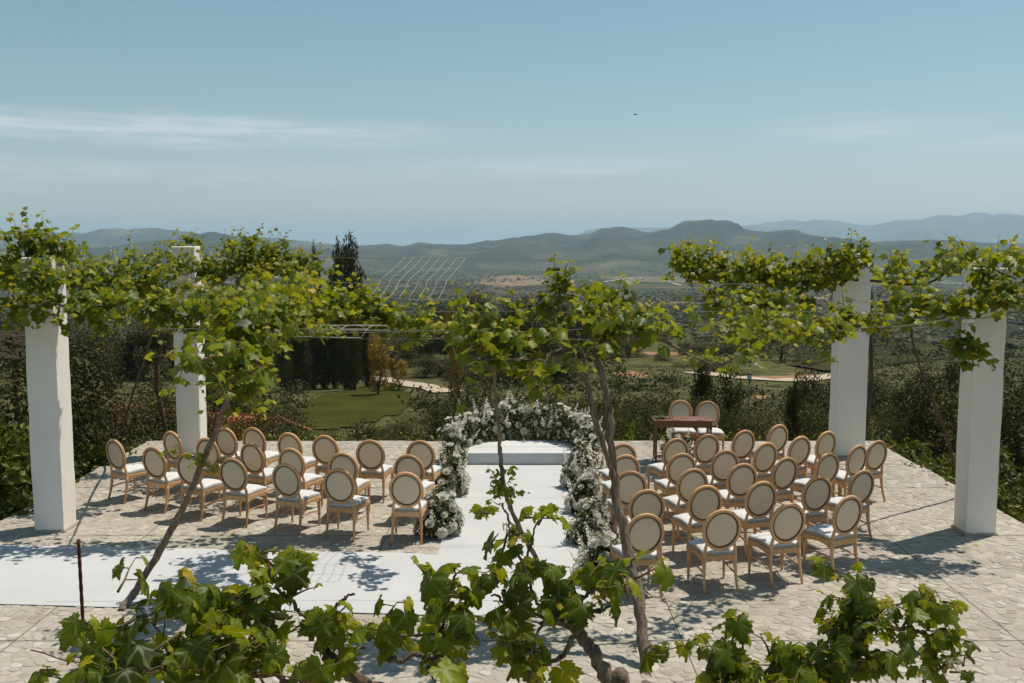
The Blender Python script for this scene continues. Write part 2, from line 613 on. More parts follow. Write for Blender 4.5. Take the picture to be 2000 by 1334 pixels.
def noise(scale, detail=5.0, rough=0.6):
    q = nd(n, 'ShaderNodeTexNoise', i_Scale=scale, i_Detail=detail, i_Roughness=rough)
    l.new(geo.outputs['Position'], q.inputs['Vector'])
    return q.outputs[0]


# near slope: dry grass and scrubby green; bare orange earth where the slope is cut
r_near = ramp(n, [(0.32, (0.035, 0.040, 0.014)), (0.5, (0.075, 0.078, 0.028)), (0.66, (0.15, 0.125, 0.055))])
l.new(noise(0.35, 7.0, 0.7), r_near.inputs[0])
r_earth = ramp(n, [(0.3, (0.20, 0.105, 0.055)), (0.7, (0.36, 0.22, 0.13))])
l.new(noise(0.8, 6.0), r_earth.inputs[0])
ae = nd(n, 'ShaderNodeAttribute', attribute_name='earth')
mr = nd(n, 'ShaderNodeMapRange')
mr.inputs['From Min'].default_value = 0.36
mr.inputs['From Max'].default_value = 0.52
sm = nd(n, 'ShaderNodeMath', operation='MULTIPLY_ADD')
l.new(noise(0.5, 5.0, 0.7), sm.inputs[0])
sm.inputs[1].default_value = 0.55
l.new(ae.outputs['Fac'], sm.inputs[2])
sb = nd(n, 'ShaderNodeMath', operation='SUBTRACT')
l.new(sm.outputs[0], sb.inputs[0])
sb.inputs[1].default_value = 0.27
l.new(sb.outputs[0], mr.inputs[0])
near = mix_rgb(n, l, mr.outputs[0], r_near.outputs[0], r_earth.outputs[0])
# the valley: fields, pale tracks and scrub in patches
vo = nd(n, 'ShaderNodeTexVoronoi', feature='F1')
vo.inputs['Scale'].default_value = 0.0042
wv = nd(n, 'ShaderNodeTexNoise', i_Scale=0.004, i_Detail=4.0)
l.new(geo.outputs['Position'], wv.inputs['Vector'])
wm = nd(n, 'ShaderNodeVectorMath', operation='MULTIPLY_ADD')
l.new(wv.outputs['Color'], wm.inputs[0])
wm.inputs[1].default_value = (260, 260, 260)
l.new(geo.outputs['Position'], wm.inputs[2])
l.new(wm.outputs[0], vo.inputs['Vector'])
sepc = n.new('ShaderNodeSeparateColor')
l.new(vo.outputs['Color'], sepc.inputs[0])
r_fld = ramp(n, [(0.0, (0.035, 0.046, 0.018)), (0.38, (0.050, 0.062, 0.024)), (0.52, (0.085, 0.085, 0.035)), (0.70, (0.16, 0.125, 0.070)),
                 (0.86, (0.27, 0.20, 0.125)), (1.0, (0.20, 0.155, 0.09))], 'CONSTANT')
l.new(sepc.outputs[0], r_fld.inputs[0])
vs = nd(n, 'ShaderNodeTexVoronoi', feature='F1')
vs.inputs['Scale'].default_value = 0.055
l.new(geo.outputs['Position'], vs.inputs['Vector'])
r_dot = ramp(n, [(0.22, (0.0, 0.0, 0.0)), (0.40, (1, 1, 1))])
l.new(vs.outputs['Distance'], r_dot.inputs[0])
r_cov = ramp(n, [(0.42, (1, 1, 1)), (0.60, (0.1, 0.1, 0.1))])
l.new(noise(0.0022, 6.0, 0.65), r_cov.inputs[0])
scr_f = nd(n, 'ShaderNodeMath', operation='MULTIPLY')
inv = nd(n, 'ShaderNodeMath', operation='SUBTRACT')
inv.inputs[0].default_value = 1.0
l.new(r_dot.outputs[0], inv.inputs[1])
l.new(inv.outputs[0], scr_f.inputs[0])
l.new(r_cov.outputs[0], scr_f.inputs[1])
valley = mix_rgb(n, l, scr_f.outputs[0], r_fld.outputs[0], (0.018, 0.024, 0.010))
r_big = ramp(n, [(0.40, (0.012, 0.016, 0.007)), (0.52, (0.034, 0.040, 0.017)), (0.64, (0.12, 0.10, 0.052))])
l.new(noise(0.0035, 8.0, 0.7), r_big.inputs[0])
valley = mix_rgb(n, l, 0.55, valley, r_big.outputs[0])
# the hills: maquis, darker and more even
r_hill = ramp(n, [(0.38, (0.008, 0.010, 0.005)), (0.54, (0.036, 0.038, 0.018)), (0.66, (0.15, 0.125, 0.068))])
l.new(noise(0.0022, 9.0, 0.7), r_hill.inputs[0])


def dist_mix(r0, r1, a_, b_):
    q = nd(n, 'ShaderNodeMapRange')
    q.inputs['From Min'].default_value = r0
    q.inputs['From Max'].default_value = r1
    l.new(ln.outputs['Value'], q.inputs[0])
    return mix_rgb(n, l, q.outputs[0], a_, b_)


c1 = dist_mix(160, 420, near, valley)
c2 = dist_mix(3300, 4300, c1, r_hill.outputs[0])
l.new(c2, b.inputs['Base Color'])
bp = nd(n, 'ShaderNodeBump', i_Strength=0.6, i_Distance=0.25)
l.new(noise(1.6, 5.0, 0.7), bp.inputs['Height'])
l.new(bp.outputs[0], b.inputs['Normal'])
l.new(b.outputs[0], out.inputs['Surface'])
me.materials.append(m)
structure(link('ground', me))

# the sea beyond the hills
MAT['sea'] = simple_mat('sea_water', (0.03, 0.06, 0.075), (0.035, 0.07, 0.085), 0.0004, 0.25, spec=0.5)
ring = [Vector((math.sin(a), math.cos(a), 0)) for a in np.linspace(0, 2 * math.pi, 96, endpoint=False)]
sea = MB()
sea.loft([[p * q for p in ring] for q in (18000, 30000, 50000, 74000)], cap=False)
structure(sea.build('sea', 'sea', loc=(0, 0, -160)))


def drape(name, pts_px, mat, lift, step=1.0):
    """a sheet laid over the land inside an outline given on the photograph"""
    P = [on_land(*p) for p in pts_px]
    xs, ys = [p.x for p in P], [p.y for p in P]

    def inside(x, y):
        c = False
        for i in range(len(P)):
            a_, b_ = P[i], P[i - 1]
            if (a_.y > y) != (b_.y > y) and x < (b_.x - a_.x) * (y - a_.y) / (b_.y - a_.y) + a_.x:
                c = not c
        return c
    gx = np.arange(min(xs) - step, max(xs) + step, step)
    gy = np.arange(min(ys) - step, max(ys) + step, step)
    GX, GY = np.meshgrid(gx, gy)
    GZ = terr(GX, GY) + lift
    vs = np.stack([GX, GY, GZ], -1).reshape(-1, 3)
    fs = []
    w = len(gx)
    for j in range(len(gy) - 1):
        for i in range(w - 1):
            if inside(gx[i] + step / 2, gy[j] + step / 2):
                fs.append((j * w + i, j * w + i + 1, (j + 1) * w + i + 1, (j + 1) * w + i))
    used = sorted({k for f in fs for k in f})
    mp_ = {k: i for i, k in enumerate(used)}
    mb = MB()
    mb.add([vs[k] for k in used], [tuple(mp_[k] for k in f) for f in fs])
    return structure(mb.build(name, mat))


def ribbon(name, pts_px, width, mat, lift):
    P = [on_land(*p) for p in pts_px]
    Q = []
    for a_, b_ in zip(P, P[1:]):
        k = max(2, int((b_ - a_).length / 1.5))
        Q += [a_.lerp(b_, i / k) for i in range(k)]
    Q.append(P[-1])
    mb = MB()
    vs, fs = [], []
    for i, p in enumerate(Q):
        t = (Q[min(i + 1, len(Q) - 1)] - Q[max(i - 1, 0)])
        nn = Vector((-t.y, t.x, 0)).normalized()
        wv_ = width * (0.5 + 0.12 * math.sin(i * 1.3))
        for s in (-1, -0.33, 0.33, 1):
            q = p + nn * (s * wv_)
            vs.append((q.x, q.y, tz(q.x, q.y) + lift))
    for i in range(len(Q) - 1):
        for k in range(3):
            fs.append((i * 4 + k, i * 4 + k + 1, i * 4 + k + 5, i * 4 + k + 4))
    mb.add(vs, fs)
    return structure(mb.build(name, mat))


MAT['lawn'] = simple_mat('lawn_grass', (0.030, 0.034, 0.004), (0.062, 0.062, 0.010), 0.28, 1.0, 0.6, 9.0, detail=8.0, spec=0.05)
MAT['track'] = simple_mat('pale_track', (0.36, 0.28, 0.20), (0.52, 0.43, 0.33), 0.9, 1.0, 0.4, 8.0, spec=0.05)
drape('lawn', [(585, 845), (590, 795), (622, 777), (690, 760), (740, 752), (790, 760), (815, 785), (770, 812), (690, 835)], 'lawn', 0.07, 0.8)
ribbon('dirt_track', [(400, 690), (480, 700), (560, 716), (640, 727), (710, 737), (770, 746), (830, 757), (880, 768)], 2.3, 'track', 0.10)
ribbon('dirt_road', [(1360, 728), (1410, 735), (1470, 741), (1530, 745), (1590, 741), (1640, 733)], 3.0, 'track', 0.10)
MAT['dry_field'] = simple_mat('dry_field', (0.15, 0.105, 0.062), (0.25, 0.185, 0.115), 0.02, 1.0, detail=8.0, spec=0.02)
MAT['meadow'] = simple_mat('meadow_grass', (0.030, 0.033, 0.011), (0.066, 0.063, 0.023), 0.05, 1.0, detail=8.0, spec=0.02)
drape('dry_field', [(905, 552), (955, 543), (1010, 538), (1062, 545), (1085, 552), (1040, 558), (960, 560)], 'dry_field', 0.6, 9.0)
drape('tan_field', [(1530, 604), (1552, 586), (1600, 576), (1650, 574), (1720, 584), (1765, 598), (1700, 606), (1600, 610)], 'dry_field', 0.5, 6.0)
drape('slope_meadow', [(1550, 716), (1565, 665), (1600, 640), (1680, 634), (1790, 640), (1880, 660), (1860, 700), (1700, 722), (1620, 730)], 'meadow', 0.25, 2.2)
drape('left_meadow', [(150, 735), (190, 705), (225, 690), (280, 688), (305, 705), (280, 735), (200, 750)], 'meadow', 0.12, 0.9)
drape('far_field', [(700, 521), (760, 510), (870, 508), (905, 513), (860, 523), (760, 527)], 'meadow', 1.0, 16.0)
ribbon('valley_road', [(1180, 551), (1215, 546), (1260, 541), (1300, 549), (1340, 559)], 8.0, 'track', 0.8)
ribbon('valley_lane', [(1110, 560), (1150, 562), (1190, 572), (1240, 585), (1300, 588)], 6.0, 'track', 0.8)

# scrub that covers the valley too thickly to count
ico_v, ico_f = [], []
t_ = (1 + 5 ** .5) / 2
for q in ((-1, t_, 0), (1, t_, 0), (-1, -t_, 0), (1, -t_, 0), (0, -1, t_), (0, 1, t_), (0, -1, -t_), (0, 1, -t_), (t_, 0, -1), (t_, 0, 1), (-t_, 0, -1), (-t_, 0, 1)):
    ico_v.append(np.array(q) / math.sqrt(1 + t_ * t_))
ico_f = [(0, 11, 5), (0, 5, 1), (0, 1, 7), (0, 7, 10), (0, 10, 11), (1, 5, 9), (5, 11, 4), (11, 10, 2), (10, 7, 6), (7, 1, 8),
         (3, 9, 4), (3, 4, 2), (3, 2, 6), (3, 6, 8), (3, 8, 9), (4, 9, 5), (2, 4, 11), (6, 2, 10), (8, 6, 7), (9, 8, 1)]
NS = 42000
sr = np.exp(rng.uniform(np.log(300), np.log(3600), NS))
sa = rng.uniform(-0.62, 0.62, NS)
sx_, sy_ = sr * np.sin(sa), sr * np.cos(sa)
cov = fbm(sx_ / 240, sy_ / 240, 77, 4)
keep = cov > rng.uniform(-0.25, 0.35, NS)
sx_, sy_, sr = sx_[keep], sy_[keep], sr[keep]
ss = rng.uniform(1.0, 2.6, len(sr)) * np.interp(sr, [300, 3600], [0.8, 1.9])
pos = np.stack([sx_, sy_, terr(sx_, sy_) + ss * 0.35], -1)
iv = np.array(ico_v) * (1 + 0.25 * rng.uniform(-1, 1, (12, 1)))
rot = frames(np.array([[0, 0, 1.0]]) + 0.25 * rng.normal(size=(len(sr), 3)), rand_dirs(len(sr)))
scrub = cloud_mesh('scrub', 'oak_leaf', iv, ico_f, pos, rot, np.stack([ss * 1.2, ss, ss * .8], -1), rng.uniform(0.05, 0.8, len(sr)))
stuff(tag(link('scrub', scrub), 'dark green scrub dotted over the valley below the hills', 'scrub'))


def rough_scrub(name, label, region, count, mat, size, seed):
    """low tufted growth on the near slope: small leaf-like faces gathered in tufts"""
    r_ = np.random.default_rng(seed)
    xs = []
    while len(xs) < count:
        a_ = r_.uniform(region[0], region[1])
        d_ = math.exp(r_.uniform(math.log(region[2]), math.log(region[3])))
        x_, y_ = d_ * math.tan(a_), d_
        if fbm(np.array([x_ / 9]), np.array([y_ / 9]), seed)[0] > r_.uniform(-0.35, 0.3):
            xs.append((x_, y_))
    xs = np.array(xs)
    per = 26
    c = np.repeat(xs, per, 0) + r_.normal(size=(count * per, 2)) * np.repeat(r_.uniform(.25, .9, count), per)[:, None] * size * 2.2
    zz = terr(c[:, 0], c[:, 1]) + np.abs(r_.normal(size=len(c))) * size * 1.6
    p = np.stack([c[:, 0], c[:, 1], zz], -1)
    rt = frames(rand_dirs(len(p), r_) + np.array([0, 0, .7]), rand_dirs(len(p), r_))
    tone = np.clip(np.repeat(r_.uniform(.1, .8, count), per) + r_.normal(size=len(p)) * .14, 0, 1)
    me_ = cloud_mesh(name, mat, RHOMB_V, RHOMB_T, p, rt, r_.uniform(.7, 1.5, len(p)) * size, tone)
    return stuff(tag(link(name, me_), label, 'scrub'))


RHOMB_V = np.array([(0, -.5, 0), (.30, 0, .07), (0, .5, 0), (-.30, 0, .07)])
RHOMB_T = [(0, 1, 2), (0, 2, 3)]
# ------------------------------------------------------------------ the terrace, paved with irregular stones
TX0, TX1, TY0, TY1 = -7.5, 7.45, -1.0, 20.12
terrace = empty('terrace', (0, 0, 0))
structure(terrace)


def edge_noise(t, s):
    return 0.10 * float(fbm(np.array([t * 1.1]), np.array([s * 7.3]), 3, 4)[0])


outline = []
for t in np.arange(TX0, TX1, 0.25):
    outline.append((t, TY0))
for t in np.arange(TY0, TY1, 0.25):
    outline.append((TX1 + edge_noise(t, 1), t))
for t in np.arange(TX1, TX0, -0.25):
    outline.append((t, TY1 + edge_noise(t, 2)))
for t in np.arange(TY1, TY0, -0.25):
    outline.append((TX0 + edge_noise(t, 3), t))
slab = MB()
slab.loft([[(x, y, -1.9) for x, y in outline], [(x, y, -0.04) for x, y in outline], [(x * .998, y * .999, -0.0055) for x, y in outline]])
structure(slab.build('mortar_bed', 'mortar', terrace, smooth=False))

JX = [TX0 + .02, -5.1, -1.75, 1.75, 5.2, TX1 - .02]
JY = [8.3, 9.85, 13.5, 16.2, 17.95, TY1 - .02]


def clip(poly, nx, ny, c):
    """keep the side nx*x + ny*y <= c"""
    o = []
    for i in range(len(poly)):
        a_, b_ = poly[i - 1], poly[i]
        da, db = nx * a_[0] + ny * a_[1] - c, nx * b_[0] + ny * b_[1] - c
        if da <= 0:
            if db <= 0:
                o.append(b_)
            else:
                t = da / (da - db)
                o.append((a_[0] + (b_[0] - a_[0]) * t, a_[1] + (b_[1] - a_[1]) * t))
        elif db <= 0:
            t = da / (da - db)
            o.append((a_[0] + (b_[0] - a_[0]) * t, a_[1] + (b_[1] - a_[1]) * t))
            o.append(b_)
    return o


SP = 0.118
rs = random.Random(5)
stones = []
for pi in range(len(JX) - 1):
    for pj in range(len(JY) - 1):
        x0, x1, y0, y1 = JX[pi], JX[pi + 1], JY[pj], JY[pj + 1]
        nx_, ny_ = int((x1 - x0) / SP) + 1, int((y1 - y0) / (SP * .92)) + 1
        seeds = {}
        for i in range(-2, nx_ + 3):
            for j in range(-2, ny_ + 3):
                if rs.random() < 0.10:
                    continue                                    # a gap: its neighbours grow larger
                seeds[(i, j)] = (x0 + (i + .5 * (j % 2) + rs.uniform(-.44, .44)) * SP, y0 + (j + rs.uniform(-.44, .44)) * SP * .92)
        ed = 0.013
        for (i, j), s in seeds.items():
            if not (x0 < s[0] < x1 and y0 < s[1] < y1):
                continue
            q = SP * 1.6
            poly = [(s[0] - q, s[1] - q), (s[0] + q, s[1] - q), (s[0] + q, s[1] + q), (s[0] - q, s[1] + q)]
            gap = 0.004 + 0.004 * rs.random()
            for di in range(-2, 3):
                for dj in range(-2, 3):
                    o = seeds.get((i + di, j + dj))
                    if o is None or (di == 0 and dj == 0):
                        continue
                    dx, dy = o[0] - s[0], o[1] - s[1]
                    dl = math.hypot(dx, dy)
                    if dl > 3 * q or dl < 1e-6:
                        continue
                    nx, ny = dx / dl, dy / dl
                    poly = clip(poly, nx, ny, nx * (s[0] + o[0]) / 2 + ny * (s[1] + o[1]) / 2 - gap)
                    if len(poly) < 3:
                        break
                if len(poly) < 3:
                    break
            for nx, ny, c in ((1, 0, x1 - ed), (-1, 0, -x0 - ed), (0, 1, y1 - ed), (0, -1, -y0 - ed)):
                if len(poly) >= 3:
                    poly = clip(poly, nx, ny, c)
            if len(poly) < 3:
                continue
            # drop slivers
            pp = [poly[k] for k in range(len(poly)) if math.hypot(poly[k][0] - poly[k - 1][0], poly[k][1] - poly[k - 1][1]) > 0.012]
            if len(pp) < 3:
                continue
            # worn, rounded corners
            rp_ = []
            for k in range(len(pp)):
                a_, b_ = pp[k - 1], pp[k]
                for t in (.24, .76):
                    rp_.append((a_[0] + (b_[0] - a_[0]) * t, a_[1] + (b_[1] - a_[1]) * t))
            stones.append((s, rp_))

m, n, l = new_mat('terrace_stone')
out = n.new('ShaderNodeOutputMaterial')
b = n.new('ShaderNodeBsdfPrincipled')
b.inputs['Roughness'].default_value = 0.9
b.inputs['Specular IOR Level'].default_value = 0.2
at_ = nd(n, 'ShaderNodeAttribute', attribute_name='tone')
rp = ramp(n, [(0.0, (0.345, 0.31, 0.255)), (0.3, (0.40, 0.365, 0.305)), (0.55, (0.43, 0.395, 0.335)), (0.8, (0.47, 0.435, 0.37)), (0.9, (0.44, 0.38, 0.325)), (1.0, (0.54, 0.51, 0.45))])
l.new(at_.outputs['Fac'], rp.inputs[0])
geo = n.new('ShaderNodeNewGeometry')
no = nd(n, 'ShaderNodeTexNoise', i_Scale=34.0, i_Detail=6.0, i_Roughness=0.75)
l.new(geo.outputs['Position'], no.inputs['Vector'])
r2 = ramp(n, [(0.3, (0.80, 0.79, 0.77)), (0.7, (1.08, 1.08, 1.08))])
l.new(no.outputs[0], r2.inputs[0])
c_ = mix_rgb(n, l, 1.0, rp.outputs[0], r2.outputs[0], 'MULTIPLY')
n3 = nd(n, 'ShaderNodeTexNoise', i_Scale=0.55, i_Detail=4.0)           # broad weathering
l.new(geo.outputs['Position'], n3.inputs['Vector'])
r3 = ramp(n, [(0.35, (0.88, 0.87, 0.84)), (0.65, (1.06, 1.06, 1.06))])
l.new(n3.outputs[0], r3.inputs[0])
c_ = mix_rgb(n, l, 1.0, c_, r3.outputs[0], 'MULTIPLY')
l.new(c_, b.inputs['Base Color'])
bp = nd(n, 'ShaderNodeBump', i_Strength=0.3, i_Distance=0.006)
l.new(no.outputs[0], bp.inputs['Height'])
l.new(bp.outputs[0], b.inputs['Normal'])
l.new(b.outputs[0], out.inputs['Surface'])
MAT['stone'] = m


def stone_geo(s, poly, o=(0, 0)):
    k = len(poly)
    cx = sum(p[0] for p in poly) / k
    cy = sum(p[1] for p in poly) / k
    top = rs.uniform(-0.004, 0.004)
    tx, ty = rs.uniform(-.05, .05), rs.uniform(-.05, .05)

    def pt(p, f, z):
        x, y = cx + (p[0] - cx) * f, cy + (p[1] - cy) * f
        return (x - o[0], y - o[1], z + tx * (x - cx) + ty * (y - cy))
    vs = [(p[0] - o[0], p[1] - o[1], -0.03) for p in poly] + [pt(p, 1.0, top - 0.0040) for p in poly] + [pt(p, 0.76, top) for p in poly]
    fs = []
    for i in range(k):
        j = (i + 1) % k
        fs += [(i, j, k + j, k + i), (k + i, k + j, 2 * k + j, 2 * k + i)]
    fs.append(tuple(2 * k + i for i in range(k)))
    return vs, fs


def set_tone(me, vals):
    a_ = me.attributes.new('tone', 'FLOAT', 'POINT')
    a_.data.foreach_set('value', np.asarray(vals, np.float32))


def in_view(p):
    return abs(CX + F * p[0] / max(p[1], .1) - 1000) < 990 and p[1] > 8.78


stones.sort(key=lambda t: (not in_view(t[0]), t[0][1]))
for s, poly in stones[:300]:
    mb = MB()
    mb.add(*stone_geo(s, poly, s))
    me = mb.mesh('stone', 'stone', smooth=False)
    set_tone(me, [rs.random()] * len(me.vertices))
    link('stone', me, terrace, (s[0], s[1], 0))
mb = MB()
tn = []
for s, poly in stones[300:]:
    vs, fs = stone_geo(s, poly)
    mb.add(vs, fs)
    tn += [rs.random()] * len(vs)
me = mb.mesh('stone_paving', 'stone', smooth=False)
set_tone(me, tn)
stuff(link('stone_paving', me, terrace))

# dark open joints between the slabs of paving
MAT['joint'] = simple_mat('open_joint', (0.05, 0.04, 0.03), (0.12, 0.10, 0.075), 6.0, 1.0, spec=0.05)
for jx in JX[1:-1]:
    mb = MB()
    mb.add([(jx + s * .005 + .003 * math.sin(t * 2.3 + jx), t, -.0045) for t in np.arange(JY[0], JY[-1], .3) for s in (-1, 1)],
           [(2 * k, 2 * k + 1, 2 * k + 3, 2 * k + 2) for k in range(len(np.arange(JY[0], JY[-1], .3)) - 1)])
    mb.build('paving_joint', 'joint', terrace)
for jy in JY[1:-1]:
    mb = MB()
    xs_ = np.arange(JX[0], JX[-1], .3)
    mb.add([(t, jy + s * .007 + .003 * math.sin(t * 2.1 + jy), -.0038) for t in xs_ for s in (-1, 1)],
           [(2 * k, 2 * k + 2, 2 * k + 3, 2 * k + 1) for k in range(len(xs_) - 1)])
    mb.build('paving_joint', 'joint', terrace)

# ------------------------------------------------------------------ four plastered columns of the pergola
def column(x, y, w, dp, h, label, seed):
    root = empty('column', (x, y, -0.02), label, 'column', 'plastered columns of the pergola')
    nz, ns = 40, 7
    rings = []
    for iz in range(nz + 1):
        z = h * iz / nz
        per = []
        for side in range(4):
            for k in range(ns):
                t = k / ns
                c0, c1_ = [(-1, -1), (1, -1), (1, 1), (-1, 1)][side], [(1, -1), (1, 1), (-1, 1), (-1, -1)][side]
                per.append((c0[0] + (c1_[0] - c0[0]) * t, c0[1] + (c1_[1] - c0[1]) * t))
        ring_ = []
        for ux, uy in per:
            # corners a little rounded, the hand-laid plaster uneven
            cr = 0.955 if abs(ux) > .99 and abs(uy) > .99 else 1.0
            nn = 0.010 * float(fbm(np.array([z * 1.7 + seed]), np.array([(ux * 3 + uy * 5)]), seed, 4)[0])
            ring_.append((ux * w / 2 * cr + nn * ux, uy * dp / 2 * cr + nn * uy, z))
        rings.append(ring_)
    rings.append([(p[0] * .93, p[1] * .93, h + 0.012) for p in rings[-1]])
    mb_ = MB()
    mb_.loft(rings)
    me_ = mb_.mesh('shaft', 'plaster')
    sharp_by_angle(me_, 32)
    link('shaft', me_, root)
    foot = MB()
    foot.loft([[(sx * (w / 2 + e), sy * (dp / 2 + e), z) for sx, sy in ((-1, -1), (1, -1), (1, 1), (-1, 1))]
               for z, e in ((0, .018), (0.035, .014), (0.06, .003))])
    foot.build('mortar_foot', 'mortar', root, smooth=False)
    return root


def base_at(px, py):
    return at_z(px, py, 0)


p = base_at(96, 1040)
column(p.x, p.y + .21, .43, .43, 3.86, 'white plaster column at the far left, nearest to the camera, with its right face sunlit', 1)
p = base_at(1916, 1046)
column(p.x, p.y + .21, .43, .43, 3.72, 'white plaster column at the far right edge, nearest to the camera, casting a broad shadow', 2)
p = base_at(370, 889)
column(p.x, p.y + .21, .46, .46, 3.98, 'white plaster column behind the left block of chairs, half hidden by vines', 3)
p = base_at(1660, 893)
column(p.x, p.y + .21, .58, .46, 3.84, 'white plaster column behind the right block of chairs', 4)

# ------------------------------------------------------------------ white carpet: the aisle and the runner that crosses in from the left
root = empty('carpet', (0, 0, 0), 'white carpet running up the aisle and turning off to the left', 'carpet')
XR, XL, YA, YB, YC = 1.0, -.98, 10.43, 12.55, 17.9
gs = 0.11
gx = np.arange(-9.0, XR + .001, gs)
gy = np.arange(YA, YC + .001, gs)
vs, fs, ids = [], [], {}


def c_in(x, y):
    ylo = YA + np.interp(x, [-9, -6, 1], [0.62, 0.44, 0.0])
    yhi = YB + np.interp(x, [-9, -6, 1], [0.62, 0.44, 0.0])
    return (XL < x < XR and ylo < y < YC) or (max(-9.0, TX0) < x <= XL and ylo < y < yhi)


def c_v(i, j):
    if (i, j) not in ids:
        x, y = gx[i], gy[j]
        cell = [c_in(x + a_ * gs, y + b_ * gs) for a_ in (-.5, .5) for b_ in (-.5, .5)]
        rim = not all(cell)
        wr = 0.010 * float(fbm(np.array([x * .9]), np.array([y * 2.2]), 8, 4)[0])
        ids[(i, j)] = len(vs)
        vs.append((x, y, 0.009 if rim else 0.022 + wr))
    return ids[(i, j)]


for i in range(len(gx) - 1):
    for j in range(len(gy) - 1):
        if c_in(gx[i] + gs / 2, gy[j] + gs / 2):
            fs.append((c_v(i, j), c_v(i + 1, j), c_v(i + 1, j + 1), c_v(i, j + 1)))
# the slanting rims follow the true edge instead of the grid's steps
vs2 = []
for x, y, z in vs:
    if z < 0.0091 and x < XR - .2 and abs(x - XL) > 0.12:
        lo = YA + float(np.interp(x, [-9, -6, 1], [0.62, 0.44, 0.0]))
        hi = YB + float(np.interp(x, [-9, -6, 1], [0.62, 0.44, 0.0]))
        if abs(y - lo) < gs * 1.1:
            y = lo
        elif abs(y - hi) < gs * 1.1 and x < XL:
            y = hi
    if z < 0.0091:
        wv_ = .016 * float(fbm(np.array([x * 1.3]), np.array([y * 1.3]), 21, 3)[0])
        x, y = x + wv_, y + wv_ * .8
    vs2.append((x, y, z))
mb = MB()
mb.add(vs2, fs)
mb.build('carpet_pile', 'carpet', root)

# ------------------------------------------------------------------ low white platform at the altar end
root = empty('platform', (0.17, 17.82, 0), 'low white platform at the end of the aisle', 'platform')
mb = MB()
pw, pd, ph = 0.98, 1.2, 0.235
rings = []
for z, e in ((0.012, 0), (ph - .012, 0), (ph - .003, -.004), (ph, -.014)):
    rg = []
    for (x0, y0), (x1, y1) in (((-1, 0), (1, 0)), ((1, 0), (1, 1)), ((1, 1), (-1, 1)), ((-1, 1), (-1, 0))):
        for k in range(16):
            t = k / 16
            x, y = x0 + (x1 - x0) * t, y0 + (y1 - y0) * t
            rg.append((x * (pw + e), (-e if y < .5 else e) + y * pd + .004 * math.sin(x * 9 + z * 20) * (z < ph - .02), z))
    rings.append(rg)
mb.loft(rings)
me = mb.mesh('cloth_cover', 'platform')
sharp_by_angle(me, 30)
link('cloth_cover', me, root)

# ------------------------------------------------------------------ oval-backed chairs
def ellipse(a_, b_, n_=32, cz=0.745):
    """an upright oval, leaning back a little"""
    o = []
    for k in range(n_):
        t = 2 * math.pi * k / n_
        z = cz + b_ * math.sin(t)
        o.append(Vector((a_ * math.cos(t), -0.222 - (z - .5) * .155, z)))
    return o


